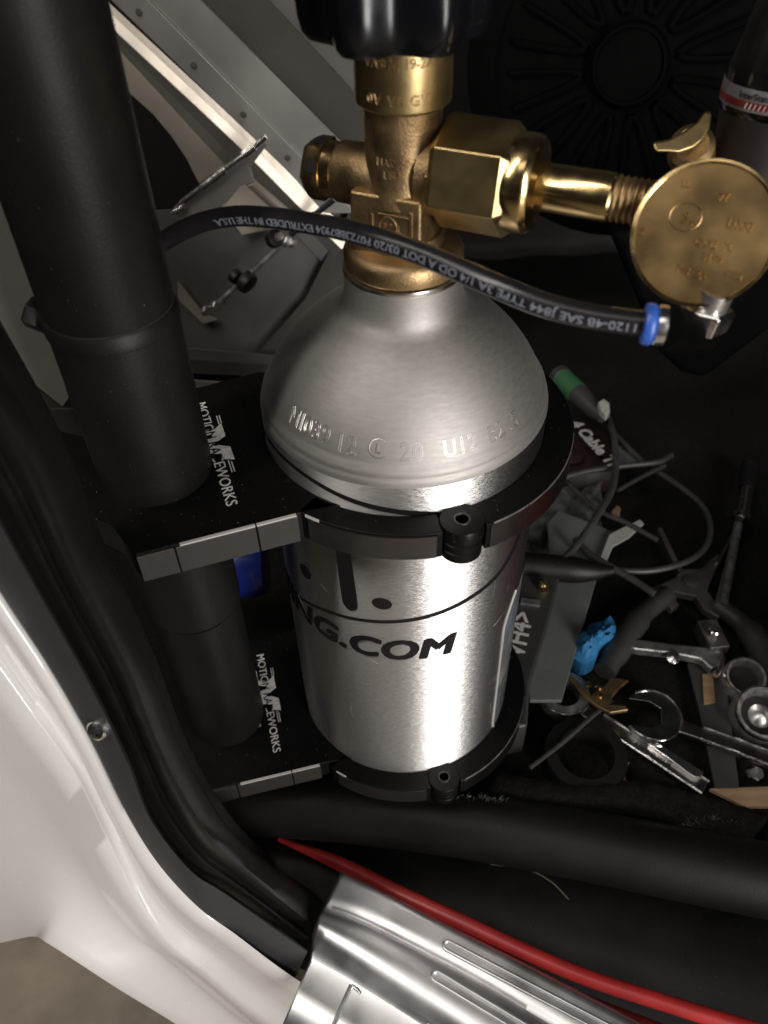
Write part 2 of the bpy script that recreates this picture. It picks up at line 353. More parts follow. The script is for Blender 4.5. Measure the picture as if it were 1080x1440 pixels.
fr.tube([fc+OA*(.0012+.0031*math.cos(t*PI/10))+ZZ*(.0004+.0042*math.sin(t*PI/10)) for t in range(20)], .00035, 6, closed=True)
obj('cast_emblem', fr, 'cast', valve, bevel=.0002)
text('cast_marking', 'K4', .005, plane_map(fc-OA*.0005-ZZ*.0012+OP*.0001, OA, ZZ), 'cast', valve, outline=.0002)
up = MB().lathe([(.0135, .0905), (.0128, .0940), (.0121, .0965), (.0119, .1000), (.0119, .1175), (.0121, .1185)], n=72)
obj('valve_neck', up, 'cast', valve)
bn = MB().lathe([(.0121, .1185), (.0133, .1187), (.0143, .1196), (.0144, .1202), (.0144, .1350), (.0139, .1355), (.0136, .1343), (.0125, .1337), (.0080, .1337)], n=72)
obj('bonnet', bn, 'brassflat', valve)
st = MB().box((.0012, -.003, .1370), (.0062, .0062, .0050), (Vector((.995, .1, 0)), Vector((-.1, .995, 0)), ZZ)); st.lathe([(.0050, .136), (.0050, .150)], n=24)
obj('stem_nut', st, 'brassflat', valve, bevel=.0004)
def cmap(R, s0, z0):
    return lambda x, y, n: Vector(((R+n)*math.sin((s0+x)/R), -(R+n)*math.cos((s0+x)/R), z0+y))
text('cast_marking', 'VASEVJ 19-2A', .0036, cmap(.0145, -.0125, .1315), 'cast', valve, outline=.00015)
text('cast_marking', '0V V8 GV', .0040, cmap(.0145, -.0120, .1218), 'cast', valve, outline=.00015, space=1.2)
text('cast_marking', 'MADE IN', .0032, cmap(.0119, -.0095, .1035), 'cast', valve, outline=.00018)
text('cast_marking', 'USA', .0034, cmap(.0119, -.0070, .0996), 'cast', valve, outline=.00018)
ob = MB(); AX = ZZ*.0985
ob.lathe([(.0040, .004), (.0118, .008), (.0122, .012), (.0115, .0150), (.0100, .017)], AX, OA, n=48)
rb = []
for t in range(9):
    u = t/8; rb.append(OA*(.0085+.0065*u)+ZZ*(.098+.0150*u*(1.2-.2*u)+.0005)-OP*.001)
ob.tube(rb, [.0035, .0034, .0032, .003, .0028, .0026, .0024, .0021, .0016], 10)
ob.tube([OA*.010+OP*.008+ZZ*.092, OA*.0125+OP*.010+ZZ*.102, OA*.014+OP*.005+ZZ*.1095], [.0022, .0022, .0018], 8)
obj('outlet_boss', ob, 'cast', valve)
rp = MB(); RX = ZZ*.0945
rp.lathe([(.0105, .006), (.0098, .012), (.0096, .0215), (.0090, .0225)], RX, -OA, n=40); obj('relief_boss', rp, 'cast', valve)
plug = MB(); plug.lathe([(.0086, .0222), (.0088, .0232), (.0090, .0260)], RX, -OA, n=40)
plug.lathe([(.0090, .0260), (.0096, .0262), (.0096, .0305), (.0088, .0325), (.0050, .0330)], RX, -OA, n=12, mod=lambda t, R, h: 1+.05*math.cos(6*t)*(R > .008)); obj('relief_plug', plug, 'brass', valve, smooth=25)
hol = MB()
for ang in (25, 85, 145):
    a = math.radians(ang); d = (OP*math.cos(a)+ZZ*math.sin(a)); hol.lathe([(.0001, -.0002), (.0022, .0), (.0022, .0002), (.0001, .0003)], RX-OA*.0287+d*.0092, d, n=16)
obj('vent_hole', hol, 'void', valve)
# handwheel
HWZ = -.0012
hw = MB(); lob = lambda t, R, h: .935+(.11*math.cos(6*t) if R > .014 else 0)
hw.lathe([(.0080, .1395), (.0160, .1400), (.0215, .1385), (.0240, .1376), (.0253, .1392), (.0262, .1430), (.0265, .1480), (.0262, .1540), (.0250, .1580), (.0225, .1595), (.0150, .1590), (.0120, .1570), (.0070, .1565)],
         (-.0022, .0, HWZ), n=168, mod=lob)
wheel = obj('handwheel', hw, 'knob', gc, smooth=60)
obj('wheel_screw', MB().lathe([(.006, .1565), (.006, .160), (.004, .161)], (.0022, .001, 0), n=6), 'steel', wheel)

# ------------------------------------------------------------------ regulator on the valve outlet
AZ = ZZ*.1000
reg = thing('pressure_regulator', OA*.09+ZZ*.09, 'brass pressure regulator with round stamped cap, screwed to the side of the bottle valve', 'regulator')
def hexa(prof_, o, axis, face_dir, n=6):     # prism of n sides, a face normal points along face_dir
    axis = Vector(axis).normalized(); a = Vector(face_dir).normalized(); b = axis.cross(a); mb = MB(); vs = []
    for R, h in prof_:
        for k in range(n):
            t = (k+.5)*2*PI/n; vs.append(Vector(o)+axis*h+(a*math.cos(t)+b*math.sin(t))*R)
    K = len(prof_); fs = [(i*n+k, i*n+(k+1) % n, (i+1)*n+(k+1) % n, (i+1)*n+k) for i in range(K-1) for k in range(n)]
    return mb.add(vs, fs+[tuple(range(n))[::-1], tuple((K-1)*n+k for k in range(n))])
fd = OP*math.cos(math.radians(14))+ZZ*math.sin(math.radians(14))
nut = hexa([(.0150, .0128), (.0168, .0146), (.0168, .0350), (.0148, .0374)], AZ, OA, fd)
obj('coupling_nut', nut, 'brassflat', reg, bevel=.0005)
# bright rounded chamfer ring and collar
obj('nut_collar', MB().lathe([(.0138, .0352), (.0143, .0362), (.0143, .0412), (.0139, .0424), (.0128, .0436), (.0070, .0442)], AZ, OA, n=56), 'brass', reg)
obj('inlet_pipe', MB().lathe([(.0066, .0435), (.0069, .0442), (.0069, .0655), (.0064, .0662)], AZ, OA, n=48), 'brass', reg)
th = []
for k in range(7):
    h = .0660+k*.0019; th += [(.0059, h), (.0066-k*.00004, h+.0007), (.0066-k*.00004, h+.0011), (.0059, h+.0018)]
obj('pipe_thread', MB().lathe(th, AZ, OA, n=40), 'cast', reg, smooth=20)
el = math.radians(27); DN = (OP*math.cos(el)+ZZ*math.sin(el)).normalized()
DC = Z(989, 330, .0985)
DU = (ZZ-DN*ZZ.dot(DN)).normalized(); DR = DU.cross(DN)
RD = .0191
obj('regulator_body', MB().lathe([(.0150, -.030), (.0165, -.028), (.0165, -.006), (.0175, -.0045), (.0175, -.0035)], DC, DN, n=64), 'cast', reg)
cap = obj('front_cap', MB().lathe([(.0170, -.0045), (RD-.0004, -.0042), (RD, -.0036), (RD, -.0008), (RD-.0006, 0), (.010, .00005), (.0002, .0001)], DC, DN, n=128), 'disc', reg, smooth=25)
obj('cap_rim', MB().lathe([(RD-.0002, -.0010), (RD+.0002, -.0002), (RD, .0005), (RD-.0006, .0006), (RD-.0011, .0002), (RD-.0012, -.0002)], DC, DN, n=128, cap=False), 'brass', cap)
def dtext(b, px, py, size, ang=0, ol=.00015, parent=cap):
    # point on the cap plane
    r_ = ray(px, py); t = (DC-CAM).dot(DN)/r_.dot(DN); o = CAM+r_*t+DN*.0001
    u = DR*math.cos(ang)+DU*math.sin(ang); v = DN.cross(u)
    return text('stamped_marking', b, size, plane_map(o, u, v), 'disc', parent, outline=ol)
dtext('HI', 905, 332, .0024, PI/2); dtext('LL', 958, 262, .0024, 0); dtext('.:77', 1003, 280, .0026, 0); dtext('S', 957, 313, .0040, 0)
dtext('T', 965, 322, .0030, 0); dtext('CO2  X', 975, 345, .0030, 0); dtext('5195', 985, 365, .0028, 0); dtext('MS  2A', 950, 382, .0028, -.1); dtext('L000', 1020, 320, .0034, 0); dtext('0000', 1018, 388, .0022, -.1, .0002)
rg = MB(); cc = Z(964, 305, .0985); r_ = ray(964, 305); cc = CAM+r_*((DC-CAM).dot(DN)/r_.dot(DN))+DN*.0001
rg.tube([cc+DR*.0042*math.cos(t*PI/14)+DU*.0036*math.sin(t*PI/14) for t in range(28)], .00016, 6, closed=True); obj('stamped_marking', rg, 'disc', cap)
# tower and gauge glass rising behind the cap
TC = D(1066, 232, .262)
obj('gauge_socket', MB().lathe([(.0150, -.012), (.0152, .008), (.0158, .014), (.0162, .0165)], TC, (.02, .06, 1), n=48), 'darkbrass', reg)
gax = Vector((.02, .06, 1)).normalized()
gauge = obj('gauge_glass', MB().lathe([(.0160, .0165), (.0166, .018), (.0166, .0285), (.0160, .030), (.0150, .036), (.0132, .046), (.0118, .055), (.0112, .062), (.0105, .066)], TC, gax, n=64), 'glass', reg)
obj('gauge_band', MB().lathe([(.0168, .0188), (.0169, .0190), (.0169, .0246), (.0168, .0248)], TC, gax, n=64), 'band', gauge)
obj('red_band', MB().lathe([(.01695, .0196), (.0170, .0198), (.0170, .0214), (.01695, .0216)], TC, gax, n=64), 'darkred', gauge)
ga = Vector((1, 0, 0)); ga = (ga-gax*ga.dot(gax)).normalized(); gb = gax.cross(ga)
gm = lambda x, y, n: TC+gax*(.0222+y)+((ga*math.sin(x/.017))-(gb*math.cos(x/.017)))*(.0170+n)
text('band_lettering', 'InterState', .0026, lambda x, y, n: gm(x-.019, y, n), 'decal', gauge, cut=.001, thick=.0001)
text('band_lettering', '/////////', .0022, lambda x, y, n: TC+gax*(.0197+y)+((ga*math.sin((x-.016)/.017))-(gb*math.cos((x-.016)/.017)))*(.01708+n), 'whiteprint', gauge, cut=.001, thick=.0001, space=1.7)
# wing (tee) handle

wg = MB(); wp = [D(x, y, .243) for x, y in ((917, 200), (940, 196), (960, 186), (980, 172), (992, 156), (1001, 158), (998, 180), (990, 196), (975, 208), (955, 215), (938, 214), (922, 214))]
wg.prism(wp, (ray(960, 190).normalized()*.006)); wing = obj('wing_screw', wg, 'brassflat', reg, bevel=.0008)
obj('wing_boss', MB().lathe([(.0050, .0), (.0068, .002), (.0072, .009), (.0066, .012)], D(973, 203, .250), D(970, 240, .275)-D(973, 203, .250), n=32), 'cast', wing)
# outlet fitting under the cap
def capray(px, py, extra=0): r_ = ray(px, py); return CAM+r_*((DC-CAM).dot(DN)/r_.dot(DN)+extra)
fo = capray(991, 446, .006); FD = (fo-CAM).dot(_fw)
ft = hexa([(.0064, -.0036), (.0074, -.0030), (.0074, .0030), (.0066, .0038)], fo, (.12, -.05, 1), (.55, -.8, 0)); fit = obj('outlet_fitting', ft, 'chrome', reg, bevel=.0003)
obj('outlet_stub', MB().lathe([(.0048, .003), (.0048, .009)], fo, (.12, -.05, 1), n=24), 'steel', fit)
lk = D(968, 462, .226)
eb = MB().tube(crom([D(990, 466, FD+.010), D(984, 474, FD+.008), D(972, 470, FD+.004), D(952, 464, (FD+.206)/2), D(930, 458, .2065)], 20), [.0052]*8+[.0058]*12, 24)
obj('elbow', eb, 'trimblk', fit); print('FD', FD)

# ------------------------------------------------------------------ hose
hpx = [(120, 420, .33), (190, 372, .300), (234, 337, .278), (282, 313, .266), (330, 304, .258), (380, 306, .250), (430, 313, .243), (480, 322, .236), (530, 336, .229), (585, 354, .2235), (640, 377, .218), (700, 403, .213), (760, 427, .2095), (820, 443, .2075), (870, 451, .206), (912, 456, .205)]
HP = crom([D(*p) for p in hpx], 240); HR = .0032
hose = thing('air_hose', HP[-1], 'black nylon hose with grey printing and blue collar, crossing in front of the brass valve', 'hose')
htube = obj('tube', MB().tube(HP, HR, 28), 'hose', hose, smooth=60)
HL = [0]
for a, b in zip(HP, HP[1:]): HL.append(HL[-1]+(b-a).length)
def hoseframe(s):
    s = max(0, min(HL[-1]-1e-6, s)); lo = 0; hi = len(HL)-1
    while hi-lo > 1:
        m_ = (lo+hi)//2
        if HL[m_] <= s: lo = m_
        else: hi = m_
    t = (s-HL[lo])/(HL[hi]-HL[lo]); p = HP[lo].lerp(HP[hi], t)
    T = (HP[min(hi+1, len(HP)-1)]-HP[max(lo-1, 0)]).normalized(); wv = (CAM-p); wv = (wv-T*wv.dot(T)).normalized(); sd = T.cross(wv); return p, T, wv, sd
def hmap(send, ang0):                        # text runs backwards along the hose, letters head-down
    def f(x, y, n):
        p, T, wv, sd = hoseframe(send-x); a = ang0+y/HR; q = HR+n+.00005
        return p+(wv*math.cos(a)+sd*math.sin(a))*q
    return f
text('printed_line', '1120-4B SAE J844 TYPE 3A 1/4 OD A DOT 03/20 F07Z3BB7934 EXTRUDED IN THE U.S.A.', .0031, hmap(HL[-1]-.0025, .12), 'print', htube, sx=1.18, thick=.00006, cut=.002, cuty=.0005, offset=.00003)
text('printed_line', 'PARKER', .0031, hmap(HL[60], .12), 'print', htube, sx=1.1, thick=.00006, cut=.002, cuty=.0005)
cdn = (HP[-1]-HP[-6]).normalized()
obj('release_collar', MB().lathe([(.0034, -.0015), (.0048, -.0013), (.0052, -.0007), (.0052, .0007), (.0048, .0013), (.0034, .0015)], HP[-1], cdn, n=48), 'blue', hose)
obj('chrome_ring', MB().lathe([(.0046, .0015), (.0050, .0018), (.0051, .0030), (.0050, .0040), (.0044, .0042)], HP[-1], cdn, n=48), 'chrome', hose)

# ------------------------------------------------------------------ roll cage upright
RT_ = .0208
rc = thing('roll_bar', (-.0975, -.0180, -.205), 'upright satin black roll cage tube standing left of the bottle', 'roll bar')
Tu = lambda z: Vector((-.094-.0166*min(z, 0)*-1*1.0, -.0276+.0455*min(-z, 1e9) if z < 0 else -.0276, z))
obj('lower_tube', MB().tube([Tu(-.30), Tu(-.20), Tu(-.0815)], RT_-.0010, 64), 'tube', rc, smooth=50)
obj('sleeve', MB().lathe([(RT_, .064), (RT_+.0006, .0645), (RT_+.0006, .0685), (RT_-.0002, .0697), (RT_-.0008, .0697)], (-.094, -.0276, 0), n=72, cap=False).lathe([(RT_-.0011, -.0), (RT_, .0012), (RT_, .006)], Tu(-.082), Vector((0, 0, 1)), n=64).tube([Tu(-.079), Tu(0), Vector((-.094, -.0276, .0650))], RT_, 64), 'tube', rc, smooth=50)
obj('upper_tube', MB().lathe([(RT_-.0004, .0702), (RT_-.0003, .0708), (RT_-.0003, .36)], (-.094, -.0276, 0), n=72), 'tube', rc, smooth=40)
obj('joint_ring', MB().lathe([(RT_-.001, .0685), (RT_-.0004, .0688), (RT_-.0004, .0704), (RT_-.001, .0706)], (-.094, -.0276, 0), n=64), 'void', rc)
bc = Y(62, 445, -.0276); bx = (Y(40, 437, -.0276)-bc).normalized()
bo = MB().lathe([(.0052, -.012), (.0052, .001), (.0046, .0015)], bc, bx, n=24); bo2 = hexa([(.0050, .0), (.0054, .0006), (.0054, .0044), (.0046, .0052)], bc, bx, (0, -1, .4))
bt = obj('clamp_bolt', bo2, 'tube', rc, bevel=.0003); obj('bolt_boss', bo, 'tube', bt)

# ------------------------------------------------------------------ bracket clamps
WS = 1.03
def bracket(T, ang, ztop, cyl_c, label, small=False):
    g = thing('cylinder_bracket', (T[0], T[1], ztop-.0127), label, 'bracket', 'machined clamp brackets holding the bottle')
    u = Vector((math.cos(ang), math.sin(ang), 0)); v = Vector((-math.sin(ang), math.cos(ang), 0)); T = Vector((T[0], T[1], 0)); th_ = .0127
    P_ = lambda a, b, z=0: T+u*a+v*b+Vector((0, 0, ztop+z))
    HV = .0416
    # central plate: left end follows the tube, right end the bottle
    CU = .0980
    pl = [P_(-.0131, -HV), P_(0, -HV), P_(.0285, -HV), P_(.0436, -HV)]
    ro = RAD+.0006
    a1 = math.asin(.0430/ro)
    for k in range(0, 25):
        b = -a1+2*a1*k/24; pl.append(P_(CU-ro*math.cos(b), ro*math.sin(b)))
    pl += [P_(.0500, .0475), P_(.0228, .0455), P_(-.012, .0450)]
    for k in range(0, 17):
        b = math.radians(100+134*k/16); q_ = .0285+.0035*(k/16)**2; pl.append(P_(q_*math.cos(b), q_*math.sin(b)))
    plate = obj('plate', MB().prism(pl, (0, 0, -th_)), 'ano', g, bevel=.0004, smooth=30)
    # bright front faces, one block per clamp piece
    for a0, a1_ in ((-.0129, -.0003), (.0003, .0282), (.0288, .0434)):
        c = P_((a0+a1_)/2, -HV-.0008, -th_/2); obj('front_block', MB().box(c, ((a1_-a0)/2, .0008, th_/2-.0001), (u, v, ZZ)), 'anoface', g, bevel=.0002)
    for a0, a1_ in ((.002, .0282), (.0288, .0430)):
        c = P_((a0+a1_)/2, -HV-.0009, .0003); obj('worn_edge', MB().box(c, ((a1_-a0)/2, .00062, .00025), (u, v, ZZ)), 'edge', plate)
    # band around the bottle, two hinged halves
    def arc(Ri, Ro, p0, p1, z0, z1, n=40):
        mb = MB(); q = [(Ri, z0), (Ro, z0), (Ro, z1), (Ri, z1)]; vs = []
        for k in range(n+1):
            ph = math.radians(p0+(p1-p0)*k/n)
            for R, z in q: vs.append(Vector((R*math.sin(ph), -R*math.cos(ph), ztop+z)))
        fs = [(i*4+j, i*4+(j+1) % 4, (i+1)*4+(j+1) % 4, (i+1)*4+j) for i in range(n) for j in range(4)]+[(3, 2, 1, 0), tuple(n*4+j for j in range(4))]
        return mb.add(vs, fs)
    Ro = .0655
    hx = 17.0                                 # hinge azimuth in degrees
    obj('front_band', arc(RAD+.0005, Ro, -37, hx-7, -th_, 0), 'ano', g, bevel=.0005)
    obj('rear_band', arc(RAD+.0005, Ro+.0015, hx+6.5, 178, -th_, -.0003, 80), 'ano', g, bevel=.0005)
    obj('rear_band', arc(RAD+.0008, Ro-.001, 178, 236, -th_, -.0003, 40), 'ano', g, bevel=.0005)
    obj('face_strip', arc(Ro, Ro+.0005, -33, hx-9, -th_+.0006, -.0012), 'bandface', g)
    obj('worn_edge', arc(Ro-.0001, Ro+.0003, -34, -29, -.0008, .0003), 'edge', g)
    obj('worn_edge', arc(Ro+.0013, Ro+.0016, hx+9, hx+62, -.0008, -.0002), 'steel', g)
    obj('face_strip', arc(Ro+.0014, Ro+.0019, hx+8, hx+95, -th_+.0006, -.0010), 'bandgloss', g)
    hc = Vector((.0622*math.sin(math.radians(hx)), -.0622*math.cos(math.radians(hx)), ztop))
    kn = obj('hinge_knuckle', MB().lathe([(.0072, -.0142), (.0077, -.0136), (.0077, -.0100), (.0073, -.0097), (.0073, -.0092), (.0077, -.0089), (.0077, -.0060), (.0073, -.0057), (.0073, -.0052), (.0080, -.0049), (.0080, .0006), (.0077, .0011), (.0036, .0011)], hc, n=56), 'ano', g)
    obj('pin_ring', MB().lathe([(.0022, .0010), (.0024, .0014), (.0030, .0014), (.0032, .0010)], hc, n=40), 'anoface', kn)
    obj('hinge_pin', MB().lathe([(.0022, -.002), (.0022, .0011), (.0001, .0011)], hc, n=24), 'void', kn)
    # wordmark
    o = P_(.0208, .0346, .00012); mk = lambda du, dv: (P_(.0208+du, .0346+dv, .0002))
    tm = plane_map(o, -v, u)
    L = .0640
    inz = lambda x: .0190 < x < .0370
    text('wordmark', 'MOTION RACEWORKS', .0060, tm, 'whiteprint', plate, thick=.00003, sx=WS, clip=lambda x: not inz(x), bold=((.0001, 0),))
    em = MB()
    def E_(pts, z=.00018): em.add([P_(.0208+b, .0346-a, z) for a, b in pts], [tuple(range(len(pts)))])
    E_([(.0165, .0075), (.0215, .0075), (.0250, .0075), (.0205, -.0030), (.0175, -.0030), (.0195, .0040)])
    E_([(.0250, .0075), (.0285, .0020), (.0265, -.0045), (.0232, .0035)])
    E_([(.0285, .0020), (.0320, .0080), (.0310, .0000), (.0290, -.0050), (.0265, -.0045)])
    E_([(.0320, .0080), (.0400, .0080), (.0385, .0040), (.0350, .0040), (.0325, -.0055), (.0375, -.0055), (.0340, -.0080), (.0295, -.0070)])
    for k in range(4):
        em.box(P_(.0208-.0026+k*.0009 if k < 2 else .0208+.0066+(k-2)*.0010, .0346-.0150+.0004*k, .00014), (.00022, .0040-.0005*k, .00002), (u, v, ZZ))
        em.box(P_(.0208-.0052+k*.0009 if k < 2 else .0208+.0056+(k-2)*.0010, .0346-.0425-.0004*k, .00014), (.00022, .0045-.0005*k, .00002), (u, v, ZZ))
    text('wordmark', 'MOTION RACEWORKS', .0060, plane_map(P_(.0208, .0346, .00024), -v, u), 'ano', plate, thick=.00003, sx=WS, clip=inz)
    obj('emblem', em, 'whiteprint', plate, smooth=0)
    return g
bracket((-.094, -.0276), math.radians(18.2), 0, (0, 0), 'upper of the two black clamp brackets, level with the shoulder of the bottle')
bracket((-.0971, -.0191), math.radians(13.1), -.1870, (0, 0), 'lower black clamp bracket, near the foot of the bottle')

# ------------------------------------------------------------------ cross bar of the roll cage, red pipe
cb = thing('cross_bar', Z(640, 1168, -.222), 'thick black roll cage tube running across below the bottle', 'roll bar')
obj('bar_tube', MB().tube(crom([Z(150, 1120, -.232), Z(330, 1128, -.230), Z(640, 1157, -.227), Z(1080, 1238, -.221), Z(1400, 1300, -.22)], 40), [.0160+.0022*min(1, i/28) for i in range(40)], 64), 'tube', cb, smooth=60)
rp_ = crom([Z(392, 1180, -.2445), Z(425, 1193, -.2425), Z(480, 1216, -.238), Z(560, 1255, -.234), Z(640, 1292, -.232), Z(800, 1365, -.230), Z(950, 1415, -.229), Z(1080, 1455, -.228), Z(1300, 1530, -.228)], 80)
tag(obj('red_pipe', MB().tube(rp_, [min(.0038, .0012+.00025*i) for i in range(80)], 24), 'red', smooth=60), 'bright red plastic pipe running along the inner edge of the door sill', 'pipe')
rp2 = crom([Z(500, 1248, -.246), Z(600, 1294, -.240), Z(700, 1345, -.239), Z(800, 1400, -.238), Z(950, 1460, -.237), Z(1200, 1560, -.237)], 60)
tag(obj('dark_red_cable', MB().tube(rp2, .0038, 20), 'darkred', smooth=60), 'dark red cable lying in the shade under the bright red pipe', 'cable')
# black sheet between bar and sill
def zloft(name, rows, m, parent=None, n=60, solid=0, **k):
    R_ = [crom([Z(x, y, z) for x, y, z in r], n) for r in rows]
    return obj(name, MB().grid(R_), m, parent, smooth=k.pop('smooth', 60), solid=solid, **k)
structure(zloft('inner_sill', [
    [(150, 1120, -.262), (400, 1160, -.262), (640, 1185, -.262), (1080, 1230, -.262), (1400, 1290, -.262)],
    [(180, 1150, -.256), (400, 1190, -.256), (640, 1225, -.254), (1080, 1310, -.250), (1400, 1400, -.250)],
    [(200, 1180, -.254), (420, 1215, -.254), (660, 1270, -.244), (1080, 1370, -.238), (1400, 1480, -.238)],
    [(210, 1200, -.256), (440, 1240, -.256), (660, 1300, -.247), (1080, 1430, -.240), (1400, 1540, -.240)],
    [(230, 1240, -.258), (450, 1270, -.258), (660, 1340, -.252), (1080, 1500, -.250), (1400, 1640, -.250)],
    [(250, 1300, -.262), (470, 1380, -.262), (660, 1460, -.262), (1080, 1600, -.262), (1400, 1700, -.262)]], 'sheet', n=80))
wr = MB().tube(crom([Z(690, 1215, -.244), Z(740, 1222, -.243), Z(775, 1240, -.243), Z(800, 1265, -.245)], 24), .0005, 8)
M['wire'] = mat('dusty_wire', (.05, .042, .02), .6)
tag(obj('thin_wire', wr, M['wire']), 'thin dull yellow wire emerging from below the black cross bar', 'wire')

# ------------------------------------------------------------------ sill plate (polished aluminium)
sp = thing('sill_plate', Z(520, 1330, -.231), 'polished aluminium door sill plate with ribbed beads, beside the red pipe', 'sill plate')
def zr(pts, z): return [Z(x, y, z) for x, y in pts]
A_ = [(478, 1229), (560, 1270), (640, 1311), (720, 1351), (800, 1392), (900, 1443), (1010, 1500)]
B_ = [(455, 1276), (505, 1293), (580, 1330), (667, 1376), (760, 1432), (850, 1485), (950, 1545)]
C_ = [(447, 1292), (495, 1314), (560, 1350), (640, 1398), (735, 1455), (820, 1508), (900, 1560)]
D_ = [(440, 1313), (500, 1352), (567, 1396), (633, 1440), (710, 1490), (790, 1540), (870, 1595)]
E_ = [(438, 1330), (490, 1360), (545, 1395), (600, 1430), (680, 1482), (760, 1535), (840, 1590)]
G_ = [(437, 1347), (475, 1367), (530, 1400), (585, 1434), (660, 1484), (740, 1540), (820, 1595)]
H_ = [(420, 1388), (455, 1410), (510, 1445), (560, 1480), (640, 1530), (700, 1580), (780, 1640)]
I_ = [(398, 1440), (430, 1460), (480, 1490), (540, 1530), (600, 1580), (660, 1630), (740, 1690)]
rows = [zr([(x+2, y-3) for x, y in A_], -.2300), zr(A_, -.2235)]
for t in (.15, .5, .85): rows.append([Z(a[0]+(b[0]-a[0])*t, a[1]+(b[1]-a[1])*t, -.2232-.0006*math.sin(t*PI)) for a, b in zip(A_, B_)])
rows += [zr(B_, -.2255), zr([(x-2, y+4) for x, y in B_], -.2248), zr([((a+c)/2, (b+d)/2) for (a, b), (c, d) in zip(B_, C_)], -.2222), zr(C_, -.2212), zr([((a+c)/2, (b+d)/2) for (a, b), (c, d) in zip(C_, D_)], -.2214), zr(D_, -.2238), zr(E_, -.2285), zr(G_, -.2310), zr([(x-1, y+4) for x, y in G_], -.2314), zr(H_, -.2313), zr(I_, -.2312)]
sheet = obj('plate_sheet', MB().grid([crom(r, 70, True) for r in rows]), 'sill', sp, smooth=70, solid=.0012)
def ubead(p0, p1, off, z, r=.0009, back=1.0):
    a = Z(*p0, z); b = Z(*p1, z); d = (b-a).normalized(); q = Vector((-d.y, d.x, 0)); w2 = off/2; arcp = [a-d*0+q*w2*math.cos(t)-d*w2*math.sin(t) for t in [PI*k/8 for k in range(9)]]
    return MB().tube([b+q*w2]+arcp+[b-q*w2], r, 8)
for p0, p1, z, o_ in (((630, 1330), (1000, 1524), -.2230, .0042), ((614, 1373), (900, 1545), -.2208, .0042)):
    obj('raised_bead', ubead(p0, p1, o_, z), 'sill', sp, smooth=60)
obj('raised_bead', MB().tube([Z(494, 1386, -.2308), Z(470, 1440, -.2308), Z(452, 1480, -.2308)], .0012, 12), 'sill', sp, smooth=60)
obj('raised_bead', MB().tube([Z(494, 1386, -.2308), Z(503, 1392, -.2310), Z(507, 1398, -.2314)], .0010, 12), 'sill', sp, smooth=60)
for x, y in ((613, 1424), (604, 1440)):
    obj('rivet', MB().lathe([(.0001, .0016), (.0013, .0013), (.0022, .0004), (.0026, 0), (.0036, .0002), (.0038, -.0004)], Z(x, y, -.2308), n=24), 'chrome', sp)

# ------------------------------------------------------------------ door frame: rubber seal, trim strip, white body
def yloft(name, rows, m, parent=None, n=70, solid=0, **k):
    R_ = [crom([Y(x, y, yy) for x, y, yy in r], n, True) for r in rows]
    return obj(name, MB().grid(R_), m, parent, smooth=k.pop('smooth', 60), solid=solid, **k)
yv = [-.098, -.105, -.112, -.118, -.124, -.129, -.134, -.137, -.137, -.135, -.132]
t0 = [(-110, 640), (0, 832), (70, 940), (130, 1045), (180, 1147), (225, 1218), (280, 1277), (330, 1313), (415, 1376), (520, 1440), (640, 1510)]
t1 = [(-90, 560), (0, 732), (60, 840), (128, 962), (180, 1070), (212, 1150), (268, 1222), (321, 1257), (433, 1337), (560, 1415), (680, 1480)]
def offs(P, dx, dy): return [(x+dx, y+dy) for x, y in P]
def lerp2(A, B, t): return [(a[0]+(b[0]-a[0])*t, a[1]+(b[1]-a[1])*t) for a, b in zip(A, B)]
def withY(P, dy, e=0, last=11): return [(x, y, v_+dy+e*max(0, i-6)/2) for i, ((x, y), v_) in enumerate(zip(P, yv))][:last]
tr = thing('trim_strip', Y(137, 1027, -.118), 'flat dark plastic trim strip with one chrome screw, edging the white body panel', 'trim strip')
yloft('strip', [withY(t0, .006, .01, 9), withY(offs(t0, 0, 0), .0, .01, 9), withY(lerp2(t0, t1, .05), -.0012, .01, 9), withY(lerp2(t0, t1, .5), -.0016, .01, 9), withY(lerp2(t0, t1, .94), -.0012, .01, 9), withY(t1, 0, .01, 9), withY(offs(t1, 2, -1), .006, .01, 9)], 'trim', tr, n=90)
scn = Y(137, 1026, -.1215); sn_ = (CAM-scn).normalized()*.6+Vector((-.5, -.8, .3)); 
scw = obj('screw_head', MB().lathe([(.0036, -.0010), (.0035, .0004), (.0028, .0013), (.0014, .0017), (.0001, .0018)], scn, sn_, n=40), 'chrome', tr)
sa = sn_.normalized(); sb = sa.cross(ZZ).normalized(); sc_ = sa.cross(sb)
obj('cross_slot', MB().box(scn+sa*.0014, (.0017, .0003, .00045), (sb, sc_, sa)).box(scn+sa*.0014, (.0003, .0017, .0005), (sb, sc_, sa)), 'void', scw)
t2 = [(-60, 480), (41, 640), (110, 800), (183, 945), (222, 1045), (257, 1115), (300, 1180), (350, 1224), (440, 1290), (580, 1370), (700, 1440)]
t3_old = [(-30, 400), (70, 610), (140, 770), (207, 915), (246, 1015), (284, 1090), (328, 1155), (375, 1200), (455, 1255), (600, 1340), (720, 1410)]
t3 = [(x+24, y-13) for x, y in t2]; t3[8] = (457, 1264); t2[8] = (439, 1294)
seal = thing('door_seal', Y(200, 1060, -.115), 'black rubber door seal curving down beside the dark trim strip', 'door seal')
rws = [withY(t1, .012, .02, 9)]
for t, dy in ((.10, .010), (.18, .006), (.30, .003), (.42, .003), (.50, .006), (.56, .007), (.66, .003), (.78, -.002), (.88, -.0045), (1.0, -.0045)): rws.append(withY(lerp2(t1, t2, t), dy, .02+.010*t, 9))
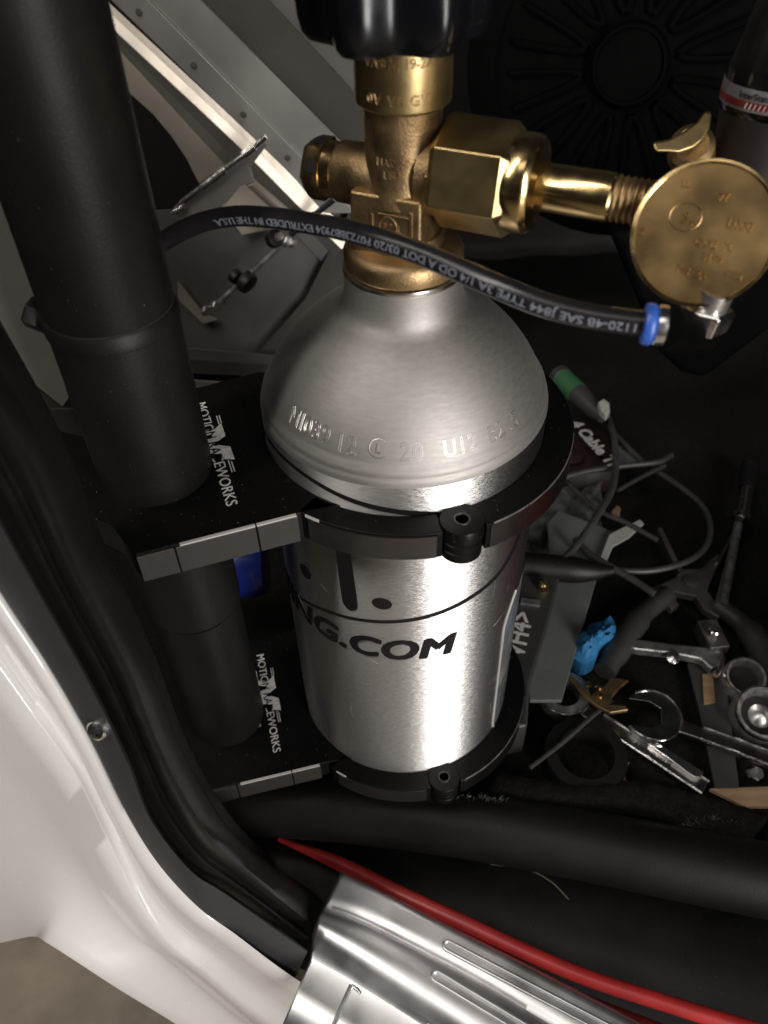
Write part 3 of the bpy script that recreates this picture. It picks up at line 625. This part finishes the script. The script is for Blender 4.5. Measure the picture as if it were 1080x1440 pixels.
for t, dy in ((.3, -.002), (.6, .003), (.85, .010), (1.0, .022)): rws.append(withY(lerp2(t2, t3, t), dy, .034, 9))
yloft('seal_bulb', rws, 'rubber', seal, n=110)
# jamb behind the seal, reaching into the dark
t4 = [(40, 330), (130, 560), (190, 740), (235, 880), (268, 985), (300, 1060), (345, 1125), (390, 1170), (470, 1215), (610, 1300), (730, 1370)]
structure(yloft('door_jamb', [withY(t1, .020, .06, 9), withY(lerp2(t1, t2, .8), .022, .07, 9), withY(t3, .020, .07, 9), withY(lerp2(t3, t4, .25), .034, .07, 9), withY(lerp2(t3, t4, .30), .05, .07, 9)], 'rubber'))
# white body
ridge = [(-140, 760), (-30, 905), (40, 1000), (105, 1090), (150, 1180), (188, 1262), (235, 1326), (284, 1366), (353, 1424), (450, 1490), (560, 1560)]
valley = [(-200, 860), (-90, 985), (-20, 1070), (45, 1150), (95, 1215), (140, 1270), (190, 1322), (240, 1358), (320, 1424), (410, 1495), (510, 1580)]
edge = [(-330, 1400), (-200, 1370), (-60, 1336), (0, 1326), (46, 1317), (66, 1326), (110, 1354), (170, 1393), (247, 1440), (330, 1495), (430, 1580)]
wb = thing('body_panel', Y(100, 1250, -.16), 'glossy white painted car body corner below the door opening, at the lower left', 'car body panel')
lip = offs(t0, -9, 5)
yloft('paint_shell', [withY(t0, .014), withY(offs(t0, 1, 0), .004), withY(t0, .0025), withY(lip, .0010), withY(offs(t0, -20, 11), .0012), withY(lerp2(lip, ridge, .45), .0030), withY(lerp2(lip, ridge, .72), .0015), withY(lerp2(lip, ridge, .88), -.0012), withY(ridge, -.0022), withY(lerp2(ridge, valley, .35), -.0017), withY(lerp2(ridge, valley, .7), .0000),
    withY(valley, .0005), withY(lerp2(valley, edge, .2), -.0010), withY(lerp2(valley, edge, .45), -.0035), withY(lerp2(valley, edge, .7), -.0065), withY(lerp2(valley, edge, .9), -.0085), withY(edge, -.0090)], 'white', wb, n=110, smooth=80)

# ------------------------------------------------------------------ upper left: sheet metal of the far side
sm = thing('side_panel', Y(330, 260, .30), 'riveted bare aluminium panel with bright folded flange, behind the hose at the upper left', 'metal panel')
def ypoly(name, pts, ys, m, parent, th=.0015, bevel=0):
    P = [Y(x, y, yy) for (x, y), yy in zip(pts, ys if isinstance(ys, (list, tuple)) else [ys]*len(pts))]
    return obj(name, MB().prism(P, (0, th, 0)), m, parent, bevel=bevel)
ypoly('upper_sheet', [(190, -20), (262, -20), (520, 240), (560, 300), (480, 290), (440, 237)], .300, 'panel', sm)
rs = ypoly('rivet_strip', [(120, -35), (188, -20), (434, 232), (500, 300), (455, 300), (412, 248)], .2975, 'panel', sm, bevel=.0003)
for x, y in ((195, 17), (272, 92), (342, 161), (404, 222), (456, 276)):
    obj('rivet', MB().lathe([(.0001, .0006), (.0018, .0004), (.0022, -.0006)], Y(x, y, .2972), (0, -1, .2), n=14), 'olive', rs)
fl_ = [[(100, -45), (155, 6), (361, 198), (412, 249), (500, 335)], [(100, -25), (158, 22), (350, 202), (405, 258), (490, 345)], [(105, -10), (163, 44), (338, 208), (420, 290), (480, 350)],
       [(105, 0), (166, 56), (325, 218), (405, 295), (470, 360)], [(110, 15), (170, 72), (312, 226), (388, 300), (460, 375)]]
ys_ = [.299, .2965, .294, .302, .305]
obj('folded_flange', MB().grid([crom([Y(x, y, ys_[i]) for x, y in r], 20) for i, r in enumerate(fl_[:3])]), 'panelb', sm, smooth=0, solid=.001)
obj('folded_channel', MB().grid([crom([Y(x, y, ys_[i+2]) for x, y in r], 20) for i, r in enumerate(fl_[2:])]), 'panel', sm, smooth=0, solid=.001)
arcpts = [(165, 118), (187, 135), (215, 160), (240, 190), (262, 222), (279, 256)]
ypoly('arched_sheet', [(110, 15), (170, 70), (314, 224), (405, 318), (340, 330), (300, 275)]+arcpts[::-1]+[(120, 95)], .3045, 'panelb', sm)
vd = thing('lower_panel', Y(360, 450, .30), 'dull grey metal sheet below the latch rod, left of the bottle', 'metal panel')
ypoly('sheet', [(150, 300), (480, 285), (560, 300), (560, 560), (430, 560), (255, 500), (150, 480)], .309, 'paneld', vd)
ypoly('stiffener', [(430, 420), (500, 280), (540, 300), (520, 420), (370, 520), (360, 500)], .300, 'olive', vd)
ypoly('stiffener', [(250, 395), (285, 440), (305, 450), (285, 455), (250, 420)], .303, 'panelb', vd)
led = thing('folded_ledge', Y(320, 520, .28), 'dark folded metal ledge just above the upper bracket', 'ledge')
ypoly('ledge_top', [(240, 488), (400, 502), (400, 514), (240, 502)], .29, 'paneld', led)
ypoly('ledge_face', [(240, 503), (395, 515), (395, 530), (240, 524)], .288, 'olive', led)
ypoly('ledge_lip', [(240, 533), (345, 541), (340, 556), (240, 556)], .27, 'panel', led)
dk = thing('cabin_liner', Y(400, 60, .33), 'dark olive liner strip behind the black handwheel', 'liner')
ypoly('liner_sheet', [(240, -40), (340, -40), (480, 110), (600, 250), (600, 320), (500, 300), (460, 200)], .325, 'olive', dk)
ypoly('liner_edge', [(330, -40), (460, -40), (560, 60), (560, 200), (480, 118)], .335, 'paneld', dk)
lb = thing('latch_bracket', Y(310, 260, .27), 'slotted chromed latch bracket standing out from the side panel', 'bracket')
ypoly('bracket_plate', [(244, 300), (373, 196), (375, 205), (352, 236), (358, 256), (338, 262), (318, 286), (262, 318)], .268, 'panel', lb, th=.002, bevel=.0004)
obj('bright_rim', MB().tube([Y(242, 299, .266), Y(258, 281, .266), Y(357, 207, .266), Y(374, 192, .266)], .0016, 10), 'chrome', lb)
for a, b in (((284, 262), (316, 238)), ((342, 218), (358, 206)), ((246, 296), (258, 289))):
    obj('slot_rim', MB().tube([Y(*a, .2665), Y(*b, .2665)], .0024, 10), 'chrome', lb)
obj('bracket_foot', MB().tube([Y(352, 256, .27), Y(400, 296, .285), Y(430, 325, .29)], .0030, 10), 'panelb', lb)
rod = thing('latch_rod', Y(345, 390, .28), 'thin steel rod with dark knob and bolts, seen below the hose', 'rod')
obj('rod', MB().tube([Y(300, 432, .285), Y(412, 330, .285)], .0020, 12), 'steel', rod)
obj('rod', MB().tube([Y(408, 330, .28), Y(470, 280, .28)], .0022, 12), 'hose', rod)
obj('knob', MB().lathe([(.003, -.004), (.0075, -.003), (.0085, 0), (.0075, .004), (.003, .005)], Y(346, 396, .279), (.5, -.4, -.3), n=24), 'rubber', rod)
obj('knob', MB().lathe([(.003, -.003), (.0050, -.002), (.0055, 0), (.0050, .003)], Y(330, 388, .281), (.5, -.4, -.3), n=20), 'rubber', rod)
for x, y, r_ in ((290, 437, .0042), (304, 430, .0045), (312, 424, .003), (392, 333, .0034), (404, 340, .004), (412, 343, .0028)):
    obj('bolt', hexa([(r_*.9, -.003), (r_, -.002), (r_, .002), (r_*.8, .003)], Y(x, y, .279), (.6, -.7, .5), (0, .2, 1)), 'steel', rod)
obj('rod_end', MB().lathe([(.003, -.003), (.0062, -.002), (.0062, .003), (.004, .004)], Y(385, 336, .281), (.6, -.5, .5), n=20), 'rubber', rod)
lp = thing('painted_sheet', Y(50, 500, .10), 'plain grey painted panel visible left of the upright roll bar', 'metal panel')
ypoly('panel_sheet', [(-60, 120), (30, 300), (70, 440), (76, 478), (97, 560), (88, 572), (17, 516), (-60, 420)], .10, 'paneld', lp, th=.002, bevel=.0003)
M['panelg'] = mat('warm_grey_paint', (.16, .155, .14), .55, 0, var=.1, vscale=20, bump=.05)
lp.children[0].data.materials[0] = M['panelg']
ypoly('panel_return', [(17, 517), (88, 573), (50, 576), (30, 560)], .103, 'olive', lp)
ypoly('panel_return', [(30, 575), (120, 576), (140, 620), (60, 600)], .12, 'olive', lp)
# blue bottle behind the roll bar
bb = thing('blue_bottle', Y(345, 800, .05), 'blue plastic bottle lying behind the roll bar under the upper bracket', 'bottle')
b0, b1 = Y(150, 805, .06), Y(376, 795, .06); bd = (b1-b0); bl_ = bd.length
obj('bottle_body', MB().lathe([(.004, bl_*.35), (.016, bl_*.36), (.018, bl_*.4), (.018, bl_-.006), (.0165, bl_-.001), (.004, bl_)], b0, bd, n=48), 'deepblue', bb)
# ------------------------------------------------------------------ right: dark cabin trim with round cover
rcov = thing('speaker_cover', Y(885, 90, .42), 'round black ribbed cover with raised hub, in the dark behind the regulator', 'cover')
cc = Y(885, 92, .42); cn = (CAM-cc).normalized(); cu_ = (ZZ-cn*ZZ.dot(cn)).normalized(); cr_ = cu_.cross(cn); PX = (cc-CAM).dot(_fw)/FOC
obj('hub', MB().lathe([(.002+52*PX, -.004), (53*PX, .004), (50*PX, .006), (46*PX, .006), (45*PX, .003), (10*PX, .0035), (.0001, .004)], cc, cn, n=64), 'trimblk', rcov)
obj('cover_face', MB().lathe([(235*PX, -.016), (232*PX, -.008), (205*PX, -.004), (190*PX, -.004), (185*PX, -.007), (56*PX, -.007), (52*PX, -.004)], cc, cn, n=96), 'trimblk', rcov)
for k in range(12):
    a = 2*PI*(k+.5)/12; da = .13
    pts = []
    for rr_, dd in ((168, -1), (120, -1), (78, -.75), (66, 0), (78, .75), (120, 1), (168, 1)):
        aa = a+da*dd*(.9+.2*rr_/168); pts.append(cc+(cr_*math.cos(aa)+cu_*math.sin(aa))*rr_*PX-cn*.0045)
    obj('rib', MB().tube(crom(pts, 24), .0030, 8), 'trimblk', rcov)
hp = thing('trim_flap', Y(1000, 480, .2), 'black padded trim hanging down behind the elbow fitting', 'trim')
obj('flap', MB().prism([Y(x, y, .22) for x, y in ((860, 330), (1000, 300), (1200, 300), (1200, 440), (1080, 468), (992, 535), (960, 528), (930, 500))], (0, .03, 0)), 'trimblk', hp, bevel=.006)

# ------------------------------------------------------------------ right: clutter on the cabin floor
FZ = -.232
def onz(pts, z): return [Z(x, y, z) for x, y in pts]
# long-nose pliers
pl = thing('pliers', Z(965, 815, FZ), 'grey pliers with spread black grips, jaws pointing away, right of the bottle', 'pliers')
jw = zslab('jaw', [(925, 742), (931, 741), (952, 785), (960, 800), (985, 800), (1002, 784), (1010, 778), (1012, 790), (1000, 815), (995, 830), (1005, 845), (1022, 855), (1010, 868), (990, 856), (978, 838), (950, 832), (938, 828), (955, 850), (945, 856), (922, 838), (918, 826), (950, 812), (955, 805), (943, 782)], FZ+.008, .006, 'jaw', pl)
for ch in (jw,): pass
obj('pivot', MB().lathe([(.0055, .0), (.0055, .0012), (.0035, .002)], Z(972, 818, FZ+.008), n=24), 'jaw', pl)
obj('jaw', MB().tube(onz([(938, 835), (905, 858), (870, 885)], FZ+.008), [.005, .0035, .0018], 10), 'jaw', pl)
obj('grip', MB().tube(crom(onz([(940, 836), (900, 868), (868, 915), (850, 945)], FZ+.007), 16), [.0065]*6+[.0085]*7+[.007]*3, 16), 'handle', pl)
obj('grip', MB().tube(crom(onz([(1008, 852), (1040, 875), (1066, 905), (1085, 950), (1090, 990)], FZ+.007), 16), [.0065]*5+[.0088]*8+[.007]*3, 16), 'handle', pl)
# extension bar
eb_ = thing('extension_bar', Z(1030, 760, FZ), 'slim chrome ratchet extension bar lying behind the pliers', 'socket extension')
obj('shaft', MB().tube(onz([(1017, 850), (1038, 738)], FZ+.012), .0030, 14), 'steel', eb_)
obj('shaft_head', MB().tube(onz([(1044, 728), (1050, 688)], FZ+.012), .0044, 14), 'chrome', eb_)
obj('shoulder_ring', MB().tube(onz([(1040, 734), (1042, 726)], FZ+.012), .0068, 18), 'chrome', eb_)
obj('socket_end', MB().tube(onz([(1050, 686), (1053, 655)], FZ+.012), .0060, 18), 'hose', eb_)
sd = thing('steel_strip', Z(1012, 800, FZ), 'narrow steel strip lying along the chrome extension bar', 'strip')
obj('strip', MB().prism(onz([(1032, 744), (1036, 746), (1012, 846), (1006, 846)], FZ+.006), (0, 0, -.002)), 'steel', sd)
obj('strip', MB().tube(onz([(1008, 792), (1034, 744)], FZ+.009), .0012, 8), 'chrome', sd)
# ratchet
ra = thing('ratchet_handle', Z(1000, 905, FZ), 'chrome ratchet handle with tilted square head, right below the pliers', 'ratchet')
obj('handle_bar', MB().prism(onz([(880, 900), (895, 898), (950, 905), (1000, 910), (1012, 915), (1014, 935), (1000, 940), (985, 926), (945, 918), (890, 912)], FZ+.012), (0, 0, -.007)), 'steel', ra, bevel=.0016)
obj('head_rim', MB().tube(crom(onz([(1008, 912), (1016, 922), (1013, 940), (1006, 950)], FZ+.0125), 10), .0018, 10), 'chrome', ra)
obj('head', MB().box(Z(1000, 898, FZ+.010), (.0065, .011, .006), (Vector((1, .1, 0)).normalized(), Vector((-.1, 1, 0)).normalized(), ZZ)), 'jaw', ra, bevel=.0012)
obj('drive_stub', MB().lathe([(.004, 0), (.004, .006), (.003, .007)], Z(1002, 894, FZ+.014), n=16), 'chrome', ra)
obj('selector', MB().lathe([(.0030, 0), (.0042, .0018), (.0001, .003)], Z(946, 925, FZ+.010), (0, -.4, 1), n=16), 'chrome', ra)
# flat dark bar with pale label
fb = thing('flat_file', Z(1005, 1010, FZ), 'flat dark file with a small pale label near its top', 'file')
zslab('blade', [(966, 932), (1016, 928), (1025, 985), (1040, 1110), (1006, 1110), (984, 1000)], FZ+.004, .003, 'handle', fb)
obj('label_plate', MB().prism(onz([(988, 948), (1002, 946), (1006, 988), (990, 990)], FZ+.0052), (0, 0, -.001)), 'wood', fb)
# wrenches
M['jawdark'] = mat('dark_polished_steel', (.22, .215, .21), .3, 1, var=.3, vscale=90)
def wrench(axis_px, w_px, z, label, openend):
    (x0, y0), (x1, y1) = axis_px; g = thing('wrench', Z(x0, y0, z), label, 'wrench', 'chrome wrenches on the cabin floor')
    a, b = Z(x0, y0, z), Z(x1, y1, z); d = (b-a).normalized(); q = Vector((-d.y, d.x, 0)); R = w_px
    L_ = (b-a).length
    hb = MB(); prof2 = [(.0, .0050), (R*.9, .0048), (R*1.6, .0042), (L_, .0048)]
    P1 = [a+d*s+q*h for s, h in prof2[1:]]+[a+d*s-q*h for s, h in prof2[1:][::-1]]
    obj('shank', hb.prism(P1, (0, 0, -.0045)), 'jawdark' if 'jawdark' in M else 'steel', g, bevel=.0012)
    for sg in (1, -1): obj('shank_rib', MB().tube([a+d*(R*1.7)+q*.0040*sg+ZZ*.0002, a+d*L_+q*.0044*sg+ZZ*.0002], .0011, 8), 'chrome', g)
    if openend:
        an = math.radians(15); pts = []
        gw = R*.52; dep = R*.15
        dd = (d*math.cos(an)+q*math.sin(an)); qq = Vector((-dd.y, dd.x, 0))
        for k in range(0, 29):
            t = math.radians(148-296*k/28)      # around the back (shank side is +d)
            pts.append(a+(dd*math.cos(t)+qq*math.sin(t))*R)
        inner = [a-dd*R*.78-qq*gw, a-dd*R*.1-qq*gw, a+dd*R*.28-qq*gw*.6, a+dd*R*.28+qq*gw*.6, a-dd*R*.1+qq*gw, a-dd*R*.78+qq*gw]
        hd = MB().prism(pts+inner, (0, 0, -.0065))
        obj('open_jaw', hd, 'jawdark' if 'jawdark' in M else 'steel', g, bevel=.0007)
        obj('jaw_rim', MB().tube(pts[2:27], .0008, 8), 'chrome', g)
    else:
        obj('ring_head', MB().lathe([(R*.62, -.0055), (R, -.005), (R*1.05, 0), (R, .0035), (R*.66, .004), (R*.62, .002), (R*.62, -.0055)], a, n=40), 'steel', g, smooth=40)
        obj('ring_rim', MB().tube([a+(d*math.cos(t*PI/16)+q*math.sin(t*PI/16))*R*1.0+ZZ*.0032 for t in range(-12, 13)], .0008, 8), 'chrome', g)
    return g, a, d, q
g, a, d, q = wrench(((918, 1005), (1130, 1085)), .0165, FZ+.012, 'chrome open-end wrench with wide dark jaw, reaching the right edge', True)
text('size_mark', 'NEW  BRITAIN' if False else 'II  MEC  ', .0038, plane_map(a+d*.030-q*.0016+ZZ*.0002, d, q), 'void', g, thick=.0001)
g, a, d, q = wrench(((792, 978), (992, 1108)), .0150, FZ+.006, 'long chrome ring wrench lying under the open-end one, ring end by the grey channel', False)
text('size_mark', 'V A N A D I U M', .0036, plane_map(a+d*.045-q*.0016+ZZ*.0002, d, q), 'void', g, thick=.0001)
g3 = thing('wrench', Z(950, 1050, FZ), 'short chrome flat wrench end between the two long wrenches', 'wrench', 'chrome wrenches on the cabin floor')
zslab('shank', [(912, 1046), (925, 1044), (990, 1086), (985, 1094), (975, 1092)], FZ+.009, .004, 'chrome', g3)
# sockets
for (x, y, R, lb_) in ((1043, 958, .0125, 'smaller chrome socket standing open end up beside the flat file'), (1068, 1008, .0165, 'large chrome socket at the right edge with a hub in the middle')):
    s_ = thing('socket', Z(x, y, FZ), lb_, 'socket', 'chrome sockets on the cabin floor'); c = Z(x, y, FZ+.008)
    obj('socket_wall', MB().lathe([(R, -.012), (R, .008), (R*.93, .010), (R*.80, .010), (R*.72, .006), (R*.70, -.010)], c, (-.1, -.3, 1), n=48), 'steel', s_, smooth=40)
    obj('socket_rim', MB().lathe([(R*.99, .0085), (R*.95, .0104), (R*.90, .0104)], c, (-.1, -.3, 1), n=48, cap=False), 'chrome', s_)
    obj('socket_shade', MB().lathe([(R*.71, .0015), (.0001, .0012)], c, (-.1, -.3, 1), n=32), 'void', s_)  # black disc: the shade down in the socket is put into its colour
    if R > .015: obj('drive_hub', MB().lathe([(R*.45, -.010), (R*.42, .002), (R*.20, .005), (.0001, .006)], c, (-.1, -.3, 1), n=32), 'steel', s_)
for x, y, lb_ in ((1058, 1090, 'small chrome nut lying near the right edge beside the tan board'), (1075, 1130, 'pale cloth scrap by the right edge')):
    pass
nt_ = thing('loose_nut', Z(1052, 1092, FZ), 'small chrome nut lying between the file and the right edge', 'nut')
obj('nut_body', hexa([(.004, 0), (.0046, .0008), (.0046, .004), (.004, .005)], Z(1056, 1088, FZ+.002), (.3, -.5, 1), (1, 0, 0)), 'chrome', nt_)
# snips jaws
sn = thing('wire_cutter', Z(850, 970, FZ), 'small brass-coloured wire cutter lying on the ring wrench', 'cutter')
zslab('blade', [(795, 945), (812, 956), (830, 978), (850, 965), (860, 952), (885, 956), (872, 966), (862, 978), (856, 990), (880, 992), (884, 998), (858, 1002), (838, 992), (815, 972)], FZ+.020, .003, 'cast', sn)
for x, y in ((828, 963), (842, 966), (843, 978)): obj('rivet', MB().lathe([(.0022, 0), (.0018, .0012), (.0001, .0016)], Z(x, y, FZ+.0202), n=12), 'brass', sn)
# black tape roll
tp = thing('tape_roll', Z(822, 1068, FZ), 'black roll of tape lying flat in front of the wrenches', 'tape roll')
obj('roll', MB().lathe([(.0150, -.010), (.0230, -.010), (.0236, -.006), (.0236, .004), (.0228, .006), (.0160, .006), (.0150, .003), (.0150, -.010)], Z(822, 1066, FZ+.006), n=56), 'rubber', tp, smooth=40)
# cord lines
cw = MB().tube(crom(onz([(882, 1072), (876, 1088), (880, 1108)], FZ+.006), 14), .0012, 8)
tag(obj('cord_end', cw, M['wood']), 'short cream cord end sticking up beside the black tape roll', 'cord')
# tan board, carpet flap
bd_ = thing('tan_board', Z(1040, 1115, FZ), 'strip of tan board at the right edge below the sockets', 'board')
zslab('board', [(998, 1108), (1120, 1104), (1120, 1132), (1050, 1134)], FZ+.004, .004, 'wood', bd_)
def fold(name, pts_a, pts_b, pts_c, z, label, cat):
    R_ = [crom([Z(x, y, z-.004) for x, y in pts_a], 60), crom([Z(x, y, z+.006+.003*math.sin(i*1.7)) for i, (x, y) in enumerate(pts_b)], 60), crom([Z(x, y, z-.002+.003*math.sin(i*2.3)) for i, (x, y) in enumerate(pts_c)], 60)]
    mid = []
    for A2, B2 in zip(R_, R_[1:]):
        for t in (0, .25, .5, .75): mid.append([a2.lerp(b2, t)+ZZ*.0035*math.sin(t*PI)+ZZ*.0005*math.sin(k*1.3) for k, (a2, b2) in enumerate(zip(A2, B2))])
    mid.append(R_[-1]); return tag(obj(name, MB().grid(mid), 'carpet', smooth=80, solid=.003), label, cat)
fold('carpet_flap', [(700, 1085), (800, 1105), (900, 1100), (1000, 1125), (1080, 1150)], [(690, 1105), (800, 1120), (900, 1125), (1000, 1150), (1060, 1180)], [(690, 1130), (800, 1140), (900, 1150), (960, 1165), (1060, 1215)], FZ+.006,
     'black frayed carpet edge bulging up behind the cross bar', 'carpet')
fz = MB(); 
for k in range(70):
    t = random.random(); x = 955+t*95; y = 1166-14*math.sin(t*PI)+random.uniform(-2, 2); p = Z(x, y, FZ+.012); fz.tube([p, p+Vector((random.uniform(-1, 1), random.uniform(-1, 1), random.uniform(-.2, 1)))*.0022], .00008, 3)
for k in range(50):
    t = random.random(); x = 640+t*75; y = 1118+8*t+random.uniform(-2, 2); p = Z(x, y, FZ+.026); fz.tube([p, p+Vector((random.uniform(-1, 1), random.uniform(-1, 1), random.uniform(-.2, 1)))*.0020], .00008, 3)
ff = tag(obj('carpet_fray', fz, M['grey'], smooth=0), 'pale frayed threads along the carpet edge', 'threads'); ff['kind'] = 'stuff'
# grey plastic channel + black box with lettering
gcn = thing('grey_channel', Z(790, 880, FZ), 'pale grey plastic channel lying upright between the bottle and the blue tape', 'plastic channel')
zslab('channel', [(770, 735), (786, 718), (845, 740), (862, 748), (840, 810), (790, 985), (745, 985), (738, 940), (775, 815)], FZ+.022, .003, 'grey', gcn)
zslab('torn_flap', [(862, 748), (900, 730), (906, 736), (885, 755), (862, 768), (846, 805), (842, 790), (856, 752)], FZ+.026, .002, 'whitep', gcn)
bxn = thing('black_box', Z(725, 900, FZ), 'black box with grey lettering, wedged between the bottle and the grey channel', 'box')
zslab('box_shell', [(715, 800), (790, 800), (770, 880), (745, 960), (742, 1020), (690, 1030), (690, 850)], FZ+.034, .03, 'handle', bxn, bevel=.002)
d_ = (Z(733, 875, FZ+.0342)-Z(722, 922, FZ+.0342)); text('lettering', 'VH4>', .0175, plane_map(Z(736, 925, FZ+.0342), d_, Vector((-d_.y, d_.x, 0))), 'whiteprint', bxn, thick=.0001, offset=.0003, sx=.8)
obj('clip', MB().box(Z(746, 847, FZ+.035), (.006, .002, .001), (Vector((1, -.2, 0)).normalized(), Vector((.2, 1, 0)).normalized(), ZZ)), 'steel', bxn)
tag(obj('brass_tip', MB().lathe([(.0035, -.004), (.0042, 0), (.0022, .005), (.0001, .006)], Z(764, 824, FZ+.036), (-.3, -.5, 1), n=16), 'brass'), 'small shiny brass tip just under the black screwdriver, beside the bottle', 'tip')
# blue tape
bt_ = [(801, 900), (810, 884), (822, 888), (830, 878), (850, 872), (858, 866), (866, 880), (862, 895), (846, 905), (838, 925), (822, 934), (806, 924), (802, 912)]
bt1 = MB(); c0 = Z(832, 900, FZ+.030); rr = random.Random(5); ringP = crom(onz(bt_+[bt_[0]], FZ+.016), 40)[:-1]
rws = [[c0.lerp(p, t)+ZZ*((1-t)*.004+rr.uniform(-.0022, .0022))+Vector((rr.uniform(-1, 1), rr.uniform(-1, 1), 0))*.0012 for p in ringP] for t in (.02, .25, .45, .65, .85)]+[ringP, [p-ZZ*.012 for p in ringP]]
bt1.grid([r+[r[0]] for r in rws])
tag(obj('blue_tape', bt1, 'bluetape', smooth=28), 'crumpled light blue tape wad beside the left plier grip', 'tape')
# black screwdriver and cables
sdv = thing('black_screwdriver', Z(800, 800, FZ), 'thick matt black rod lying across the clutter at the right of the bottle', 'rod')
obj('rod_handle', MB().tube(crom(onz([(690, 790), (760, 797), (830, 803), (862, 802)], FZ+.034), 16), [.0088]*11+[.0080, .007, .0055, .004, .003], 20), 'rubber', sdv)
def cable(pts, z, r, label, m='hose'):
    return tag(obj('cable', MB().tube(crom([Z(x, y, z+(dz[0] if dz else 0)) for x, y, *dz in pts], 70), r, 10), m), label, 'cable', 'black cables in the clutter')
M['cable'] = mat('dusty_black_cable', (.035, .034, .032), .5, 0, var=.2, vscale=90)
cable([(858, 802), (920, 802), (975, 785), (998, 755), (990, 715), (950, 680), (905, 650), (860, 605), (845, 580)], FZ+.030, .0021, 'black cable making the wide loop from the black rod round to the marker pen', 'cable')
cable([(790, 672), (830, 662), (880, 655), (925, 650), (945, 640)], FZ+.036, .0022, 'black cable passing nearly level under the cable tie bag', 'cable')
cable([(852, 580), (864, 620), (863, 680), (840, 725), (812, 765), (785, 795)], FZ+.040, .0025, 'black cable curving down from the marker pen to the black rod', 'cable')
cable([(795, 675), (820, 700), (850, 722), (880, 735), (925, 760)], FZ+.028, .0018, 'thin black cable running right from under the bag past the torn flap', 'cable')
cable([(808, 758), (830, 780), (855, 795), (890, 815), (920, 835)], FZ+.032, .0024, 'short black cable crossing the grey channel above the black rod', 'cable')
cable([(935, 655), (900, 672), (868, 690)], FZ+.034, .0016, 'short thin cable end right of the crumpled film', 'cable')
cable([(860, 985), (830, 1010), (790, 1045), (745, 1080)], FZ+.014, .0013, 'dull black cable running from the wire cutter to the tape roll', 'cable')
# marker / pen with green band
mk_ = thing('marker_pen', Z(815, 560, FZ), 'grey tube with green and white label at its tip, above the cable tie bag', 'marker')
m0, m1 = Z(787, 530, FZ+.05), Z(848, 588, FZ+.05)
dd_ = (m1-m0); LN = dd_.length
obj('barrel', MB().lathe([(.0085, LN*.42), (.0085, LN*.5), (.0065, LN*.8), (.004, LN)], m0, dd_, n=28), 'handle', mk_)
obj('green_label', MB().lathe([(.0080, .002), (.0088, .003), (.0088, LN*.42)], m0, dd_, n=28), 'green', mk_)
obj('white_window', MB().box((m0.lerp(m1, .22)+(CAM-m0).normalized()*.0082), (.0075, .0050, .0012), (dd_.normalized(), dd_.normalized().cross((CAM-m0).normalized()), (CAM-m0).normalized())), 'whitep', mk_, bevel=.0005)
obj('grey_cap', MB().lathe([(.0080, -.003), (.0094, -.002), (.0094, .003), (.0086, .004)], m0, dd_, n=28), 'handle', mk_)
wtip = MB().prism([Z(x, y, FZ+.06) for x, y in ((841, 565), (849, 560), (857, 566), (858, 578), (853, 584), (846, 578))], (0, 0, -.006))
tag(obj('white_tag', wtip, 'whitep', bevel=.001), 'small white plastic tag beside the marker pen', 'tag')
# cable tie bag
bg = thing('tie_bag', Z(820, 640, FZ), 'dark red bag with white Cable Ties lettering, lying behind the bottle', 'bag')
bp = [(770, 590), (800, 586), (835, 590), (852, 606), (862, 640), (866, 662), (840, 668), (800, 674), (770, 690)]
br = onz(bp, FZ+.026); bc_ = Z(815, 635, FZ+.036); nb = len(bp)
bi = [bc_.lerp(p, .6)+ZZ*.002*math.sin(i*3) for i, p in enumerate(br)]
obj('bag_skin', MB().add(br+bi+[bc_]+[p-ZZ*.02 for p in br], [(i, (i+1) % nb, nb+(i+1) % nb, nb+i) for i in range(nb)]+[(nb+i, nb+(i+1) % nb, 2*nb) for i in range(nb)]+[((i+1) % nb, i, 2*nb+1+i, 2*nb+1+(i+1) % nb) for i in range(nb)]), 'bag', bg, smooth=60)
d_ = (Z(860, 655, FZ+.037)-Z(806, 596, FZ+.037)); text('lettering', '4 Cable Ti', .0135, plane_map(Z(801, 597, FZ+.038)+ZZ*.001, d_, Vector((-d_.y, d_.x, 0))), 'whitep', bg, thick=.0002, offset=.0004, sx=.95)
obj('red_patch', MB().lathe([(.009, 0), (.007, .001), (.0001, .0012)], Z(803, 640, FZ+.037), n=20), 'bag', bg)
# crumpled clear film heap
cf_ = MB(); rows = []
for j in range(16):
    yy = 668+j*8.5
    rows.append([Z(735+i*8+3*math.sin(j*1.3+i), yy+3*math.cos(i*1.9+j), FZ+.010+.008*abs(math.sin(i*.55+j*.35))+.003*random.random()) for i in range(15)])
tag(obj('clear_film', cf_.grid(rows), 'clear', smooth=25), 'crumpled clear plastic film heaped behind the bottle, under the tie bag', 'plastic film')
pc = thing('plastic_piece', Z(880, 650, FZ), 'dull translucent plastic corner right of the cable tie bag', 'plastic piece')
zslab('piece', [(864, 622), (896, 640), (898, 650), (866, 660)], FZ+.026, .002, 'grey', pc)
tg = thing('cream_clip', Z(866, 715, FZ), 'tiny cream plastic clip above the grey channel', 'clip')
zslab('clip', [(860, 718), (868, 710), (873, 714), (871, 726), (860, 726)], FZ+.024, .003, 'wood', tg)
# unseen red box, added for its reflection in the band of the upper bracket
rcx = thing('red_reflector', (.300, -.010, -.23), 'unseen red box added beyond the right edge to reflect red in the upper bracket', 'chest')
obj('reflector_shell', MB().box((.300, -.010, -.195), (.060, .060, .034)), 'red', rcx, bevel=.008)
obj('reflector_lid', MB().box((.300, -.010, -.157), (.061, .061, .004)), 'darkred', rcx, bevel=.004)
